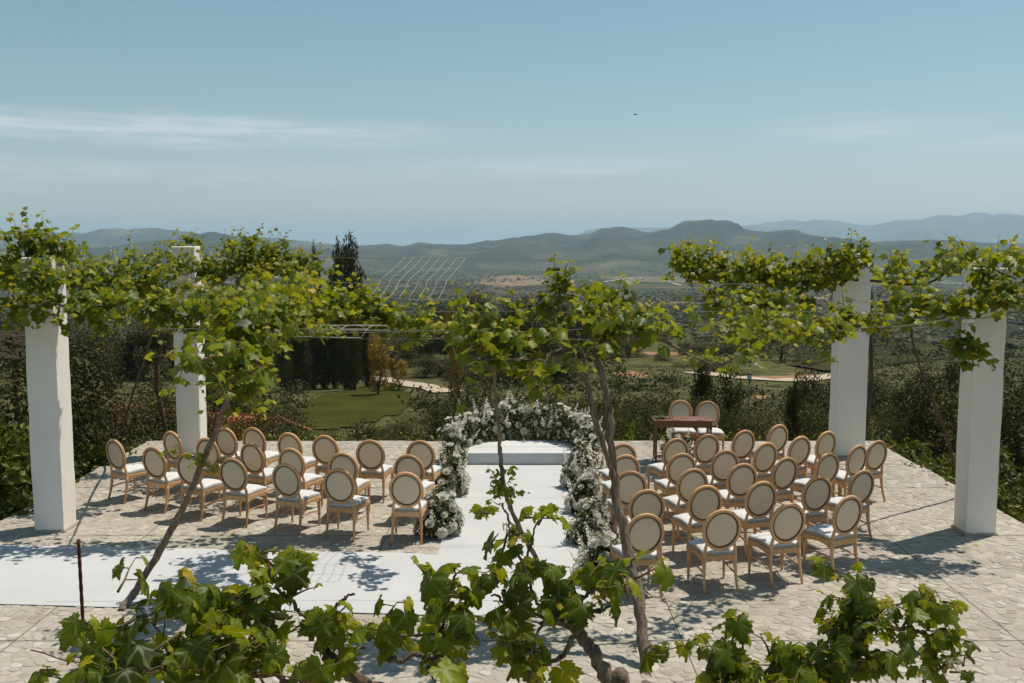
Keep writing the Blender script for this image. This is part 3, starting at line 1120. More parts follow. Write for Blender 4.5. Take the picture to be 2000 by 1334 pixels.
def chair_parts():
    parts = {}
    # back frame: moulded oval ring and the two stiles down to the rear legs
    bf = MB()
    o, i_ = ellipse(.236, .256), ellipse(.194, .214)
    nrm = Vector((0, -1, -.155)).normalized()
    rings_ = []
    for oo, ii in zip(o, i_):
        mid = (oo + ii) / 2
        rings_.append([oo + nrm * .008, oo * .5 + mid * .5 + nrm * .020, mid * .4 + ii * .6 + nrm * .016, ii + nrm * .008,
                       ii - nrm * .010, mid * .4 + ii * .6 - nrm * .017, oo * .5 + mid * .5 - nrm * .020, oo - nrm * .010])
    k = len(rings_)
    vs_ = [p_ for r_ in rings_ for p_ in r_]
    fs_ = []
    for a_ in range(k):
        b_ = (a_ + 1) % k
        for q in range(8):
            q2 = (q + 1) % 8
            fs_.append((a_ * 8 + q, a_ * 8 + q2, b_ * 8 + q2, b_ * 8 + q))
    bf.add(vs_, fs_)
    for s in (-1, 1):
        bf.tube([(s * .188, -.214, .36), (s * .186, -.217, .44), (s * .182, -.224, .50), (s * .172, -.235, .56), (s * .160, -.243, .60)],
                [.0235, .0235, .021, .019, .013], 8)
    parts['back_frame'] = bf.mesh('back_frame', 'oak')
    # padded oval, bulging on both sides
    bp_ = MB()
    rings_ = []
    for f, h_ in ((.02, .021), (.5, .019), (.85, .012), (1.0, 0.0), (.85, -.012), (.5, -.019), (.02, -.021)):
        rings_.append([Vector((p_.x * f, 0, 0)) + Vector((0, -0.222 - (.745 - .5) * .155, .745)).lerp(Vector((0, p_.y, p_.z)), f) + nrm * h_ for p_ in ellipse(.199, .219, 28)])
    bp_.loft(rings_)
    parts['back_pad'] = bp_.mesh('back_pad', 'linen')
    pi_ = MB()
    pi_.tube([p_ + nrm * .013 for p_ in ellipse(.193, .213, 36)], .0055, 5, closed=True)
    parts['piping'] = pi_.mesh('piping', 'piping')
    # seat
    def seat_outline(g):
        pts = []
        rear, front, yr, yf = .205 + g, .247 + g, -.232 - g, .235 + g
        for t in np.linspace(0, 1, 5)[:-1]:
            pts.append((-rear + 2 * rear * t, yr - .006 * math.sin(math.pi * t)))
        for t in np.linspace(0, 1, 7)[:-1]:
            pts.append((rear + (front - rear) * t ** .8, yr + (yf - yr) * t))
        for t in np.linspace(0, 1, 9)[:-1]:
            pts.append((front - 2 * front * t, yf + .028 * math.sin(math.pi * t)))
        for t in np.linspace(0, 1, 7)[:-1]:
            pts.append((-front + (front - rear) * (1 - (1 - t) ** .8), yf + (yr - yf) * t))
        return pts
    sf = MB()
    def apron_z(x, y):
        side = abs(x) / .247
        return .370 + .018 * math.cos((y + .0) / .235 * math.pi) * (side > .7)
    ol = seat_outline(0)
    sf.loft([[(x * .93, y * .93, .385) for x, y in ol], [(x, y, apron_z(x, y)) for x, y in ol], [(x * 1.012, y * 1.012, .405) for x, y in ol],
             [(x, y, .436) for x, y in ol], [(x * .96, y * .96, .440) for x, y in ol]])
    m_ = sf.mesh('seat_frame', 'oak')
    sharp_by_angle(m_, 45)
    parts['seat_frame'] = m_
    bo = MB()
    o2 = seat_outline(-.008)
    wav = lambda x, y: .010 * math.cos(y / .235 * math.pi) * (abs(x) > .17)
    bo.loft([[(x, y, .4405) for x, y in o2], [(x * 1.012, y * 1.012, .452 + wav(x, y) * .5) for x, y in o2], [(x * 1.002, y * 1.002, .470 + wav(x, y)) for x, y in o2]])
    parts['seat_border'] = bo.mesh('seat_border', 'seat_side')
    cu = MB()
    cu.loft([[(x * f, y * f, z + wav(x, y) * f) for x, y in seat_outline(-.010)] for f, z in ((.99, .467), (1.012, .474), (.985, .487), (.88, .499), (.6, .508), (.25, .512), (.02, .513))])
    parts['seat_cushion'] = cu.mesh('seat_cushion', 'seat')
    # legs: turned front legs under a square block, swept rear legs
    for s in (-1, 1):
        fl = MB()
        fl.box((s * .222, .212, .392), (.052, .052, .075))
        fl.tube([(s * .222, .212, .355), (s * .222, .212, .345), (s * .222, .212, .335), (s * .223, .213, .32), (s * .225, .215, .06), (s * .225, .215, .04), (s * .225, .215, 0)],
                [.019, .019, .026, .0245, .0155, .017, .013], 8)
        parts['fl%d' % s] = fl.mesh('leg', 'oak')
        rl = MB()
        rl.tube([(s * .188, -.214, .41), (s * .189, -.216, .34), (s * .192, -.228, .24), (s * .197, -.252, .12), (s * .203, -.290, 0)],
                [.0255, .0245, .021, .0185, .0165], 8)
        parts['rl%d' % s] = rl.mesh('leg', 'oak')
        st = MB()
        st.tube([(s * .224, .213, .215), (s * .200, .10, .225), (s * .186, 0, .228), (s * .184, -.12, .222), (s * .193, -.232, .205)], .0115, 6)
        parts['st%d' % s] = st.mesh('stretcher', 'oak')
    return parts


CP = chair_parts()


def chair(loc, rz, label, group):
    t = empty('chair', loc, label, 'chair', group, rz)
    link('back_frame', CP['back_frame'], t)
    bp_ = link('back_pad', CP['back_pad'], t)
    link('piping', CP['piping'], bp_)
    link('seat_frame', CP['seat_frame'], t)
    cu = link('seat_cushion', CP['seat_cushion'], t)
    link('seat_border', CP['seat_border'], cu)
    for s in (-1, 1):
        link('leg', CP['fl%d' % s], t)
        link('leg', CP['rl%d' % s], t)
        link('stretcher', CP['st%d' % s], t)
    return t


ORD = ['first', 'second', 'third', 'fourth', 'fifth', 'sixth', 'seventh']
LEFT = [('row nearest the camera', [(792, 922), (660, 915), (556, 905), (452, 895), (366, 885), (297, 873), (221, 858)]),
        ('middle row', [(797, 888), (668, 884), (566, 875), (489, 865), (402, 855), (333, 842)]),
        ('row nearest the altar', [(820, 860), (722, 859), (633, 850), (563, 845), (493, 835), (438, 835)])]
RIGHT = [('row nearest the camera', [(1262, 1003), (1413, 995), (1543, 983), (1661, 968)]),
         ('second row from the camera', [(1265, 956), (1380, 948), (1490, 940), (1600, 930), (1687, 918)]),
         ('middle row', [(1232, 920), (1355, 915), (1452, 905), (1537, 893), (1620, 884), (1678, 869), (1716, 860)]),
         ('second row from the altar', [(1222, 888), (1333, 885), (1418, 879), (1498, 864), (1565, 852), (1617, 842)]),
         ('row nearest the altar', [(1217, 866), (1322, 856), (1383, 848), (1455, 840), (1522, 829)])]
for side, rows in (('left', LEFT), ('right', RIGHT)):
    for rname, seats in rows:
        for k, (px, py) in enumerate(seats):
            top = at_z(px, py, 1.0)
            a_ = R(5.6 * top.x + rs.uniform(-5, 5))
            off = Matrix.Rotation(a_, 3, 'Z') @ Vector((0, -.30, 0))
            chair((top.x - off.x, top.y - off.y, 0.002), a_,
                  'oval-backed oak chair %s of the aisle, %s, %s from the aisle' % (side, rname, ORD[k]), 'guest chairs in curved rows')
for px, py, lab in ((1328, 781, 'left of the two oval-backed chairs facing the camera behind the wooden table'),
                    (1381, 783, 'right of the two oval-backed chairs facing the camera behind the wooden table')):
    top = at_z(px, py, 1.0)
    chair((top.x, top.y - .30, 0.002), R(180 + rs.uniform(-4, 4)), lab, 'chairs behind the signing table')

# ------------------------------------------------------------------ red-brown signing table
pl, pr_ = at_z(1279, 905), at_z(1391, 905)
tx, ty = (pl.x + pr_.x) / 2, pl.y + .21
TW, TD, TH = 1.10, .46, .80
table = empty('table', (tx, ty, 0.002), 'narrow red brown wooden table in front of two chairs', 'table', rz=R(-3))
mb = MB()
mb.loft([[(sx * (TW / 2 - e), sy * (TD / 2 - e), z) for sx, sy in ((-1, -1), (1, -1), (1, 1), (-1, 1))] for z, e in ((TH - .030, .012), (TH - .022, .002), (TH - .006, 0), (TH, .006))])
mb.build('table_top', 'mahogany', table, smooth=False)
mb = MB()
for sy in (-1, 1):
    mb.box((0, sy * (TD / 2 - .045), TH - .085), (TW - .16, .02, .11))
for sx in (-1, 1):
    mb.box((sx * (TW / 2 - .055), 0, TH - .085), (.02, TD - .13, .11))
mb.build('apron', 'mahogany', table, smooth=False)
for sx in (-1, 1):
    for sy in (-1, 1):
        mb = MB()
        x, y = sx * (TW / 2 - .055), sy * (TD / 2 - .045)
        mb.loft([[(x + ux * w, y + uy * w, z) for ux, uy in ((-1, -1), (1, -1), (1, 1), (-1, 1))] for z, w in
                 ((0, .015), (.05, .018), (.07, .024), (.11, .024), (.13, .018), (TH - .17, .022), (TH - .15, .028), (TH - .03, .028))])
        mb.build('leg', 'mahogany', table, smooth=False)
for sx in (-1, 1):
    mb = MB()
    mb.box((sx * (TW / 2 - .055), 0, .09), (.022, TD - .138, .026))
    mb.build('stretcher', 'mahogany', table, smooth=False)
mb = MB()
mb.box((0, 0, .09), (TW - .135, .026, .022))
mb.build('stretcher', 'mahogany', table, smooth=False)
for sx in (-1, 1):
    mb = MB()
    mb.tube([(sx * .14, -TD / 2 + .034, TH - .085), (sx * .14, -TD / 2 + .022, TH - .085), (sx * .14, -TD / 2 + .010, TH - .085)], [.006, .012, .009], 8)
    mb.build('drawer_knob', 'rust', table)
TABLE_M = Matrix.Translation((tx, ty, 0.002)) @ Matrix.Rotation(R(-3), 4, 'Z')
# ------------------------------------------------------------------ white flower arrangements
def rose_mesh(seed):
    r_ = random.Random(seed)
    mb_ = MB()
    for ring_, (n_, rad, h, tilt) in enumerate(((3, .18, .62, .2), (5, .42, .55, .55), (6, .78, .36, 1.0))):
        for k in range(n_):
            a_ = 2 * math.pi * (k + .37 * ring_) / n_ + r_.uniform(-.2, .2)
            c, s = math.cos(a_), math.sin(a_)
            w = rad * math.tan(math.pi / n_) * 1.25 + .06
            def P(t, rr_, z):
                return (c * rr_ - s * t, s * rr_ + c * t, z)
            base_r = rad * .35
            mb_.add([P(-w * .5, base_r, .05), P(w * .5, base_r, .05), P(w, rad, h * .7), P(-w, rad, h * .7), P(0, rad + .16 * tilt, h + r_.uniform(-.05, .08))],
                    [(0, 1, 2, 3), (3, 2, 4)])
    mb_.tube([(0, 0, .1), (0, 0, .5), (0, 0, .66)], [.16, .2, .05], 6)
    me_ = mb_.mesh('rose', 'petal')
    set_tone(me_, [random.Random(i // 5 + seed).random() for i in range(len(me_.vertices))])
    return me_


def spike_mesh(seed):
    """an upright spike of small white florets"""
    r_ = random.Random(seed)
    mb_ = MB()
    mb_.tube([(0, 0, 0), (0, 0, 1)], [.02, .008], 4)
    for k in range(13):
        z = .25 + .75 * k / 13
        a_ = k * 2.4
        w = .13 * (1 - .75 * k / 13)
        c = Vector((math.cos(a_) * w * .8, math.sin(a_) * w * .8, z))
        u, v = Vector((-math.sin(a_), math.cos(a_), 0)) * w * .8, Vector((math.cos(a_) * .4, math.sin(a_) * .4, .7)) * w * .8
        mb_.add([c - u, c - v, c + u, c + v, c + Vector((math.cos(a_), math.sin(a_), .3)) * w * .3], [(0, 1, 4), (1, 2, 4), (2, 3, 4), (3, 0, 4)])
    me_ = mb_.mesh('flower_spike', 'petal')
    set_tone(me_, [random.Random(i // 5 + seed).random() for i in range(len(me_.vertices))])
    return me_


ROSES = [rose_mesh(s) for s in range(4)]
SPIKES = [spike_mesh(s) for s in range(3)]


def arrangement(label, blobs, n_rose, n_spike, n_leaf, seed, name='flower_arrangement', nf=1.0):
    """blobs: (x, y, z, rx, ry, rz) lobes that the greenery and blossom sit on"""
    r_ = np.random.default_rng(seed)
    cx, cy = np.mean([b_[0] for b_ in blobs]), np.mean([b_[1] for b_ in blobs])
    root_ = empty(name, (cx, cy, 0.02), label, 'flowers', 'white flower arrangements round the altar and aisle')
    org = np.array([cx, cy, 0.02])
    B = np.array(blobs, float)
    wgt = (B[:, 3] * B[:, 5] + B[:, 3] * B[:, 4])
    wgt = wgt / wgt.sum()

    def pick(n_, shell):
        i = r_.choice(len(B), n_, p=wgt)
        d = rand_dirs(n_, r_)
        rad = shell(n_)
        p_ = B[i, :3] + d * B[i, 3:6] * rad[:, None]
        ok = p_[:, 2] > 0.03
        return p_[ok], d[ok]
    p_, d_ = pick(n_leaf, lambda k: r_.uniform(.35, 1.12, k))
    nrm = d_ + .7 * rand_dirs(len(p_), r_) + np.array([0, 0, .4])
    tip = d_ + .8 * rand_dirs(len(p_), r_)
    tv = np.array([(0, -.5, 0), (.2, -.05, .05), (0, .55, -.06), (-.2, -.05, .05)])
    me_ = cloud_mesh('foliage', 'bouquet', tv, RHOMB_T, p_ - org, frames(nrm, tip), r_.uniform(.05, .11, len(p_)), np.clip(r_.normal(.45, .25, len(p_)), 0, 1))
    stuff(link('foliage', me_, root_))
    # tiny filler blossom
    p_, d_ = pick(int(n_leaf * .09 * nf), lambda k: r_.uniform(.8, 1.15, k))
    me_ = cloud_mesh('filler_blossom', 'petal', [(0, -.5, 0), (.5, 0, .1), (0, .5, 0), (-.5, 0, .1)], RHOMB_T, p_ - org, frames(d_ + .6 * rand_dirs(len(p_), r_), rand_dirs(len(p_), r_)),
                     r_.uniform(.025, .055, len(p_)), np.full(len(p_), .5))
    stuff(link('filler_blossom', me_, root_))
    p_, d_ = pick(n_rose, lambda k: r_.uniform(.92, 1.08, k))
    for q, e in zip(p_, d_):
        o = link('rose', ROSES[r_.integers(4)], root_, Vector(q - org))
        nn = Vector(e) + Vector((0, -.25, .35))
        o.rotation_euler = nn.to_track_quat('Z', 'Y').to_euler()
        o.scale = [float(r_.uniform(.045, .085))] * 3
    p_, d_ = pick(n_spike, lambda k: r_.uniform(.75, .95, k))
    for q, e in zip(p_, d_):
        o = link('flower_spike', SPIKES[r_.integers(3)], root_, Vector(q - org))
        nn = Vector(e) * .6 + Vector((0, 0, 1.0))
        o.rotation_euler = nn.to_track_quat('Z', 'Y').to_euler()
        o.scale = (.34, .34, float(r_.uniform(.22, .36)))
    return root_


arc = []
for t in np.linspace(0, 1, 15):
    a_ = math.pi * (1.0 - t)
    x = .17 + 1.24 * math.cos(a_)
    y = 17.95 + 1.30 * math.sin(a_)
    hh = 0.74 + .22 * math.sin(a_)
    arc.append((x, y, hh * .48, .23, .22, hh * .54))
    arc.append((x + rng.uniform(-.1, .1), y + rng.uniform(-.1, .1), hh * .70, .19, .18, hh * .30))
arc += [(-1.08, 17.6, .20, .25, .24, .24), (1.36, 17.6, .22, .25, .24, .26), (1.36, 17.1, .2, .18, .2, .28)]
arrangement('tall white flower hedge curving round the back of the altar platform', arc, 300, 70, 8200, 1)
for lab, px, py, h_, w_, seed in (
        ('bushy white flower clump on the left edge of the carpet, nearer the altar', 878, 968, .70, .27, 2),
        ('bushy white flower clump on the left edge of the carpet, nearest the camera', 857, 1046, .66, .30, 3),
        ('tall white flower clump on the right edge of the carpet, nearest the altar', 1128, 952, .80, .22, 4),
        ('white flower clump on the right edge of the carpet, second from the altar', 1143, 1000, .66, .25, 5),
        ('white flower clump on the right edge of the carpet, second from the camera', 1152, 1060, .62, .28, 6),
        ('white flower clump on the right edge of the carpet, nearest the camera', 1172, 1136, .60, .26, 7)):
    g = at_z(px, py)
    bl = [(g.x, g.y, h_ * .34, w_, w_ * .9, h_ * .40), (g.x + .04, g.y + .05, h_ * .62, w_ * .7, w_ * .6, h_ * .36),
          (g.x - .10, g.y - .08, h_ * .25, w_ * .8, w_ * .7, h_ * .26), (g.x + .12, g.y + .04, h_ * .30, w_ * .7, w_ * .8, h_ * .3)]
    arrangement(lab, bl, 52, 9, 1800, seed)
g = at_z(1312, 893)
arrangement('small white flower arrangement standing under the wooden table', [(g.x, g.y + .1, .2, .20, .14, .24), (g.x + .05, g.y + .12, .36, .14, .12, .16), (g.x + .3, g.y + .12, .22, .13, .12, .22)], 16, 10, 700, 8)

# a small posy lying on the left end of the table
pos_ = TABLE_M @ Vector((-.40, -.08, TH))
posy = empty('posy', pos_, 'small white posy lying on the left end of the wooden table', 'flowers')
r_ = np.random.default_rng(9)
pp = r_.normal(size=(70, 3)) * np.array([.09, .05, .015]) + np.array([0, 0, .035])
stuff(link('foliage', cloud_mesh('foliage', 'bouquet', RHOMB_V, RHOMB_T, pp, frames(rand_dirs(70, r_) + np.array([0, 0, 1.]), rand_dirs(70, r_)), r_.uniform(.04, .09, 70), r_.uniform(.3, 1, 70)), posy))
for k in range(6):
    o = link('rose', ROSES[k % 4], posy, (r_.uniform(-.1, .1), r_.uniform(-.05, .05), .03))
    o.scale = (.028, .028, .028)
mb = MB()
mb.tube([(.0, 0, .012), (.10, .02, .012), (.19, .03, .010)], [.012, .009, .008], 6)
mb.build('stem_bundle', 'shoot', posy)

# ------------------------------------------------------------------ grape vines
def grape_leaf(detail, fold, cup, seed):
    """five-lobed toothed leaf; petiole at the origin, tip along +Y, about one unit across"""
    r_ = random.Random(seed)
    keys = [(0, .96), (17, .74), (30, .64), (54, .88), (76, .68), (90, .58), (116, .70), (140, .58), (160, .42), (176, .12)]
    ang, rad = zip(*keys)
    nn = 35 if detail else 13
    th = np.linspace(-174, 174, nn)
    if not detail:
        th = np.array([-170, -140, -118, -88, -56, -30, 0, 30, 56, 88, 118, 140, 170.])
    rim, vein = [], []
    for k, t in enumerate(th):
        rr_ = float(np.interp(abs(t), ang, rad))
        if detail:
            rr_ *= (1.08 if k % 2 == 0 else .90) + r_.uniform(-.05, .05)
        rim.append((math.sin(R(t)) * rr_ * .62, math.cos(R(t)) * rr_ * .62))
        vein.append(1.0 if min(abs(abs(t) - q) for q in (0, 56, 118)) < 7 else 0.0)
    V = [(0, 0)] + [(x * .52, y * .52) for x, y in rim] + rim
    vn = [1.0] + vein + vein
    out_ = []
    for x, y in V:
        rr_ = math.hypot(x, y)
        z = -fold * abs(x) - cup * rr_ * rr_ + .05 * math.sin(x * 9 + seed) * math.sin(y * 8 + seed * 2)
        out_.append((x, y, z))
    n_ = len(rim)
    T = []
    for k in range(n_ - 1):
        T.append((0, 1 + k + 1, 1 + k))
        a_, b_, c, d = 1 + k, 2 + k, 1 + n_ + k, 2 + n_ + k
        T += [(a_, b_, d), (a_, d, c)]
    if not detail:
        keep_ = [0] + list(range(1 + n_, 1 + 2 * n_))
        out_ = [out_[k] for k in keep_]
        vn = [vn[k] for k in keep_]
        T = [(0, k + 2, k + 1) for k in range(n_ - 1)]
    return np.array(out_), T, vn


LEAF_HI = [grape_leaf(True, f, c, s) for s, (f, c) in enumerate(((.15, .25), (.45, .2), (.25, .55), (-.2, .35), (.6, .35), (.05, .7)))]
LEAF_LO = [grape_leaf(False, f, c, s) for s, (f, c) in enumerate(((.2, .25), (.5, .2), (-.2, .45), (.35, .6)))]
_leafmesh = {}


def leaf_piece(hi, k, tone_step):
    key = (hi, k, tone_step)
    if key not in _leafmesh:
        tv, tt, vn = (LEAF_HI if hi else LEAF_LO)[k]
        _leafmesh[key] = cloud_mesh('leaf', 'vine', tv, tt, np.zeros((1, 3)), np.eye(3)[None], np.ones(1), [tone_step / 10], vn, smooth=True)
    return _leafmesh[key]


def smooth_path(pts, per=8):
    P = [Vector(p_) for p_ in pts]
    if len(P) < 3:
        return P
    o = []
    for i in range(len(P) - 1):
        p0, p1, p2, p3 = P[max(i - 1, 0)], P[i], P[i + 1], P[min(i + 2, len(P) - 1)]
        for k in range(per):
            t = k / per
            o.append(.5 * ((2 * p1) + (p2 - p0) * t + (2 * p0 - 5 * p1 + 4 * p2 - p3) * t * t + (3 * p1 - p0 - 3 * p2 + p3) * t ** 3))
    o.append(P[-1])
    return o


def vine(label, trunks, cordons, seed, leaf=.172, hi=False, tone0=.45, group='grape vines on the pergola', trunk_mat='bark'):
    """trunks: (points, r0, r1); cordons: dict(pts, n = shoots per metre, up, length, spread, droop)"""
    r_ = np.random.default_rng(seed)
    q = random.Random(seed)
    org = Vector(trunks[0][0][0])
    root_ = empty('grape_vine', org, label, 'vine', group)
    for k, (pts, r0, r1) in enumerate(trunks):
        path = smooth_path(pts, 8)
        m_ = len(path)
        path = [p_ + Vector((q.gauss(0, 1), q.gauss(0, 1), 0)) * (.18 * (r0 + r1) / 2) for p_ in path]
        mb_ = MB()
        rads = [(r0 + (r1 - r0) * i / (m_ - 1)) * (1 + .07 * math.sin(i * 1.1 + seed) + q.uniform(-.12, .14)) for i in range(m_)]
        mb_.tube([p_ - org for p_ in path], rads, 9)
        mb_.build('trunk' if k == 0 else 'branch', trunk_mat, root_)
    LP, LN, LT, LS, LC = [], [], [], [], []
    stems = MB()
    for c in cordons:
        path = smooth_path(c['pts'], 10)
        seg = [0.0]
        for a_, b_ in zip(path, path[1:]):
            seg.append(seg[-1] + (b_ - a_).length)
        ns = max(1, int(seg[-1] * c['n'] * (1.25 if hi else 2.7)))
        if c.get('wood', .014):
            mb_ = MB()
            w = c.get('wood', .014)
            mb_.tube([p_ - org + Vector((q.gauss(0, 1), q.gauss(0, 1), q.gauss(0, 1))) * w * .6 for p_ in path], [w * (1.1 - .5 * i / len(path)) * q.uniform(.85, 1.2) for i in range(len(path))], 7)
            mb_.build('branch', 'bark', root_)
        ls = c.get('leaf', leaf)
        for k in range(ns):
            s = q.uniform(0, seg[-1])
            j = max(i for i in range(len(seg)) if seg[i] <= s + 1e-9)
            j = min(j, len(path) - 2)
            p_ = path[j].lerp(path[j + 1], (s - seg[j]) / max(seg[j + 1] - seg[j], 1e-6))
            p_ = p_ + Vector((q.gauss(0, c.get('jit', .05 if hi else .09)), q.gauss(0, c.get('jit', .05 if hi else .09)), q.gauss(0, c.get('jit', .05 if hi else .09))))
            L = c['length'] * q.uniform(.45, 1.25) * (1.0 if hi else 1.22)
            d = Vector((q.gauss(0, c['spread']), q.gauss(0, c['spread']), c['up'] + q.gauss(0, .35))).normalized()
            steps = max(3, int(L / (ls * .52)))
            st = L / steps
            line = [p_.copy()]
            tn0 = tone0 + q.gauss(0, .10)
            side = q.choice((-1, 1))
            for i in range(steps):
                d = (d + Vector((q.gauss(0, .12), q.gauss(0, .12), -c['droop'] * .12 + q.gauss(0, .08)))).normalized()
                p_ = p_ + d * st
                line.append(p_.copy())
                age = i / max(steps - 1, 1)
                size = ls * (1.08 - .62 * age ** 1.6) * q.uniform(.72, 1.2)
                lat = d.cross(Vector((0, 0, 1)))
                if lat.length < .2:
                    lat = Vector((q.gauss(0, 1), q.gauss(0, 1), 0))
                lat = (lat.normalized() * side + Vector((q.gauss(0, .6), q.gauss(0, .6), q.gauss(.1, .3)))).normalized()
                side = -side
                pet = size * q.uniform(.35, .75)
                lp = p_ + lat * pet
                tip = lat * (.6 if hi else .9) + Vector((q.gauss(0, .3), q.gauss(0, .3), (-.95 if hi else -.7) + q.gauss(0, .35)))
                nrm = Vector((q.gauss(0, .45), q.gauss(0, .45), .55 if hi else .68)) + lat * (.85 if hi else .6)
                LP.append(lp - org)
                LN.append(nrm)
                LT.append(tip)
                LS.append(size)
                LC.append(min(1, max(0, tn0 - .10 + .52 * age ** 2.2 + q.gauss(0, .11))))
                if hi:
                    stems.tube([p_ - org, lp - org], [.0026, .0018], 4)
            stems.tube([x - org for x in line], [max(.0014, (.0055 if hi else .0065) * (1 - .75 * i / steps)) for i in range(len(line))], 5)
    stuff(stems.build('shoots', 'shoot', root_))
    LP, LN, LT = np.array(LP), np.array(LN), np.array(LT)
    LS, LC = np.array(LS), np.array(LC)
    rt = frames(LN, LT)
    wpos = LP + np.array(org)
    # rank by the size each leaf has in the picture
    depth = wpos[:, 1] * cP - (wpos[:, 2] - H) * sP
    sx_p = CX + F * wpos[:, 0] / depth
    sy_p = CY - F * (wpos[:, 1] * sP + (wpos[:, 2] - H) * cP) / depth
    vis = (sx_p > -20) & (sx_p < 2020) & (sy_p > -20) & (sy_p < 1354)
    order = np.argsort(-(LS / depth) * (vis * 1.0 + .001))
    shp = len(LEAF_HI) if hi else len(LEAF_LO)
    kinds = r_.integers(0, shp, len(LS))
    for i in order[:300]:
        o = link('leaf', leaf_piece(hi, int(kinds[i]), int(round(LC[i] * 10))), root_)
        M4 = Matrix(rt[i].tolist()).to_4x4() @ Matrix.Diagonal((LS[i], LS[i], LS[i], 1)) if False else Matrix([[*(rt[i][a_] * LS[i]), LP[i][a_]] for a_ in range(3)] + [[0, 0, 0, 1]])
        o.matrix_local = M4
    rest = order[300:]
    for k in range(shp):
        sel = rest[kinds[rest] == k]
        if len(sel):
            tv, tt, vn = (LEAF_HI if hi else LEAF_LO)[k]
            yield_mesh = cloud_mesh('leaf_mass', 'vine', tv, tt, LP[sel], rt[sel], LS[sel], LC[sel], vn, smooth=True)
            _parts.setdefault(root_.name, []).append(yield_mesh)
    return root_, len(LS)


_parts = {}


def finish_vine(root_):
    """all remaining leaves of a vine become its one part of kind stuff"""
    ms_ = _parts.pop(root_.name, [])
    if not ms_:
        return
    vs_, ts_, to_, ve_, off = [], [], [], [], 0
    for me_ in ms_:
        nv = len(me_.vertices)
        co = np.empty(nv * 3, np.float32)
        me_.vertices.foreach_get('co', co)
        li = np.empty(len(me_.loops), np.int32)
        me_.loops.foreach_get('vertex_index', li)
        t1, t2 = np.empty(nv, np.float32), np.empty(nv, np.float32)
        me_.attributes['tone'].data.foreach_get('value', t1)
        me_.attributes['vein'].data.foreach_get('value', t2)
        vs_.append(co.reshape(-1, 3))
        ts_.append(li + off)
        to_.append(t1)
        ve_.append(t2)
        off += nv
        bpy.data.meshes.remove(me_)
    co, li = np.concatenate(vs_), np.concatenate(ts_)
    me_ = bpy.data.meshes.new('leaf_mass')
    me_.vertices.add(len(co))
    me_.vertices.foreach_set('co', co.reshape(-1))
    me_.loops.add(len(li))
    me_.loops.foreach_set('vertex_index', li)
    me_.polygons.add(len(li) // 3)
    me_.polygons.foreach_set('loop_start', np.arange(0, len(li), 3, dtype=np.int32))
    me_.polygons.foreach_set('use_smooth', np.ones(len(li) // 3, bool))
    for nm, dat in (('tone', np.concatenate(to_)), ('vein', np.concatenate(ve_))):
        a_ = me_.attributes.new(nm, 'FLOAT', 'POINT')
        a_.data.foreach_set('value', dat)
    me_.materials.append(MAT['vine'])
    me_.update(calc_edges=True)
    stuff(link('leaf_mass', me_, root_))


def D(*t):
    return [at_d(*p_) for p_ in t]


def cord(pts, n_, length, up=.9, spread=.55, droop=.5, **kw):
    return dict(pts=pts, n=n_, length=length, up=up, spread=spread, droop=droop, **kw)


VINES = []
# the vine that leans up to the left of the aisle
base = at_z(236, 1192)
VINES.append(vine('grape vine with a long pale leaning trunk left of the aisle, leaves hanging low',
     [([base, *D((272, 1142, 10.9), (335, 1035, 10.9), (385, 930, 10.8), (425, 830, 10.6), (450, 765, 10.3), (478, 700, 9.9))], .045, .024)],
     [cord(D((478, 700, 9.9), (440, 690, 9.5), (400, 700, 9.2), (375, 720, 9.0)), 12, .38, up=.1, droop=1.6, spread=.7),
      cord(D((478, 700, 9.9), (465, 735, 9.4), (440, 760, 9.2)), 14, .34, up=.0, droop=1.6, spread=.7),
      cord(D((478, 700, 9.9), (455, 650, 10.2), (420, 625, 10.6), (380, 615, 11.0)), 9, .32, up=.7),
      cord(D((478, 700, 9.9), (520, 640, 11.0), (580, 625, 12.4), (660, 625, 13.6), (740, 630, 13.9), (820, 655, 13.9)), 16, .42, up=.75),
      cord(D((600, 600, 14.0), (680, 600, 14.0), (760, 610, 14.0)), 11, .36, up=.7),
      cord(D((810, 655, 13.8), (860, 660, 13.0), (910, 655, 12.0)), 7, .22, up=.5, wood=.010),
      cord(D((395, 905, 10.7), (380, 890, 10.6)), 26, .16, up=.4, leaf=.09)], 101))
# thin-stemmed vine in the middle of the aisle
base = at_z(1078, 1222)
VINES.append(vine('grape vine with a thin dark stem standing in the middle of the aisle',
     [([base, *D((1060, 1120, 10.5), (1020, 1042, 10.5), (992, 975, 10.45), (978, 900, 10.4), (975, 850, 10.35), (968, 770, 10.25), (962, 690, 10.1))], .030, .017)],
     [cord(D((962, 690, 10.1), (930, 655, 10.3), (905, 640, 10.6)), 14, .40, up=.7),
      cord(D((962, 690, 10.1), (1000, 660, 10.2), (1050, 650, 10.4)), 15, .46, up=.8),
      cord(D((930, 700, 9.9), (1000, 700, 9.9), (1060, 705, 9.9)), 9, .28, up=-.1, droop=1.5),
      cord(D((1060, 640, 10.5), (1085, 590, 10.6), (1112, 545, 10.7)), 22, .20, up=.7, leaf=.11),
      cord(D((992, 975, 10.45), (985, 935, 10.4)), 34, .16, up=.3, leaf=.10)], 102))
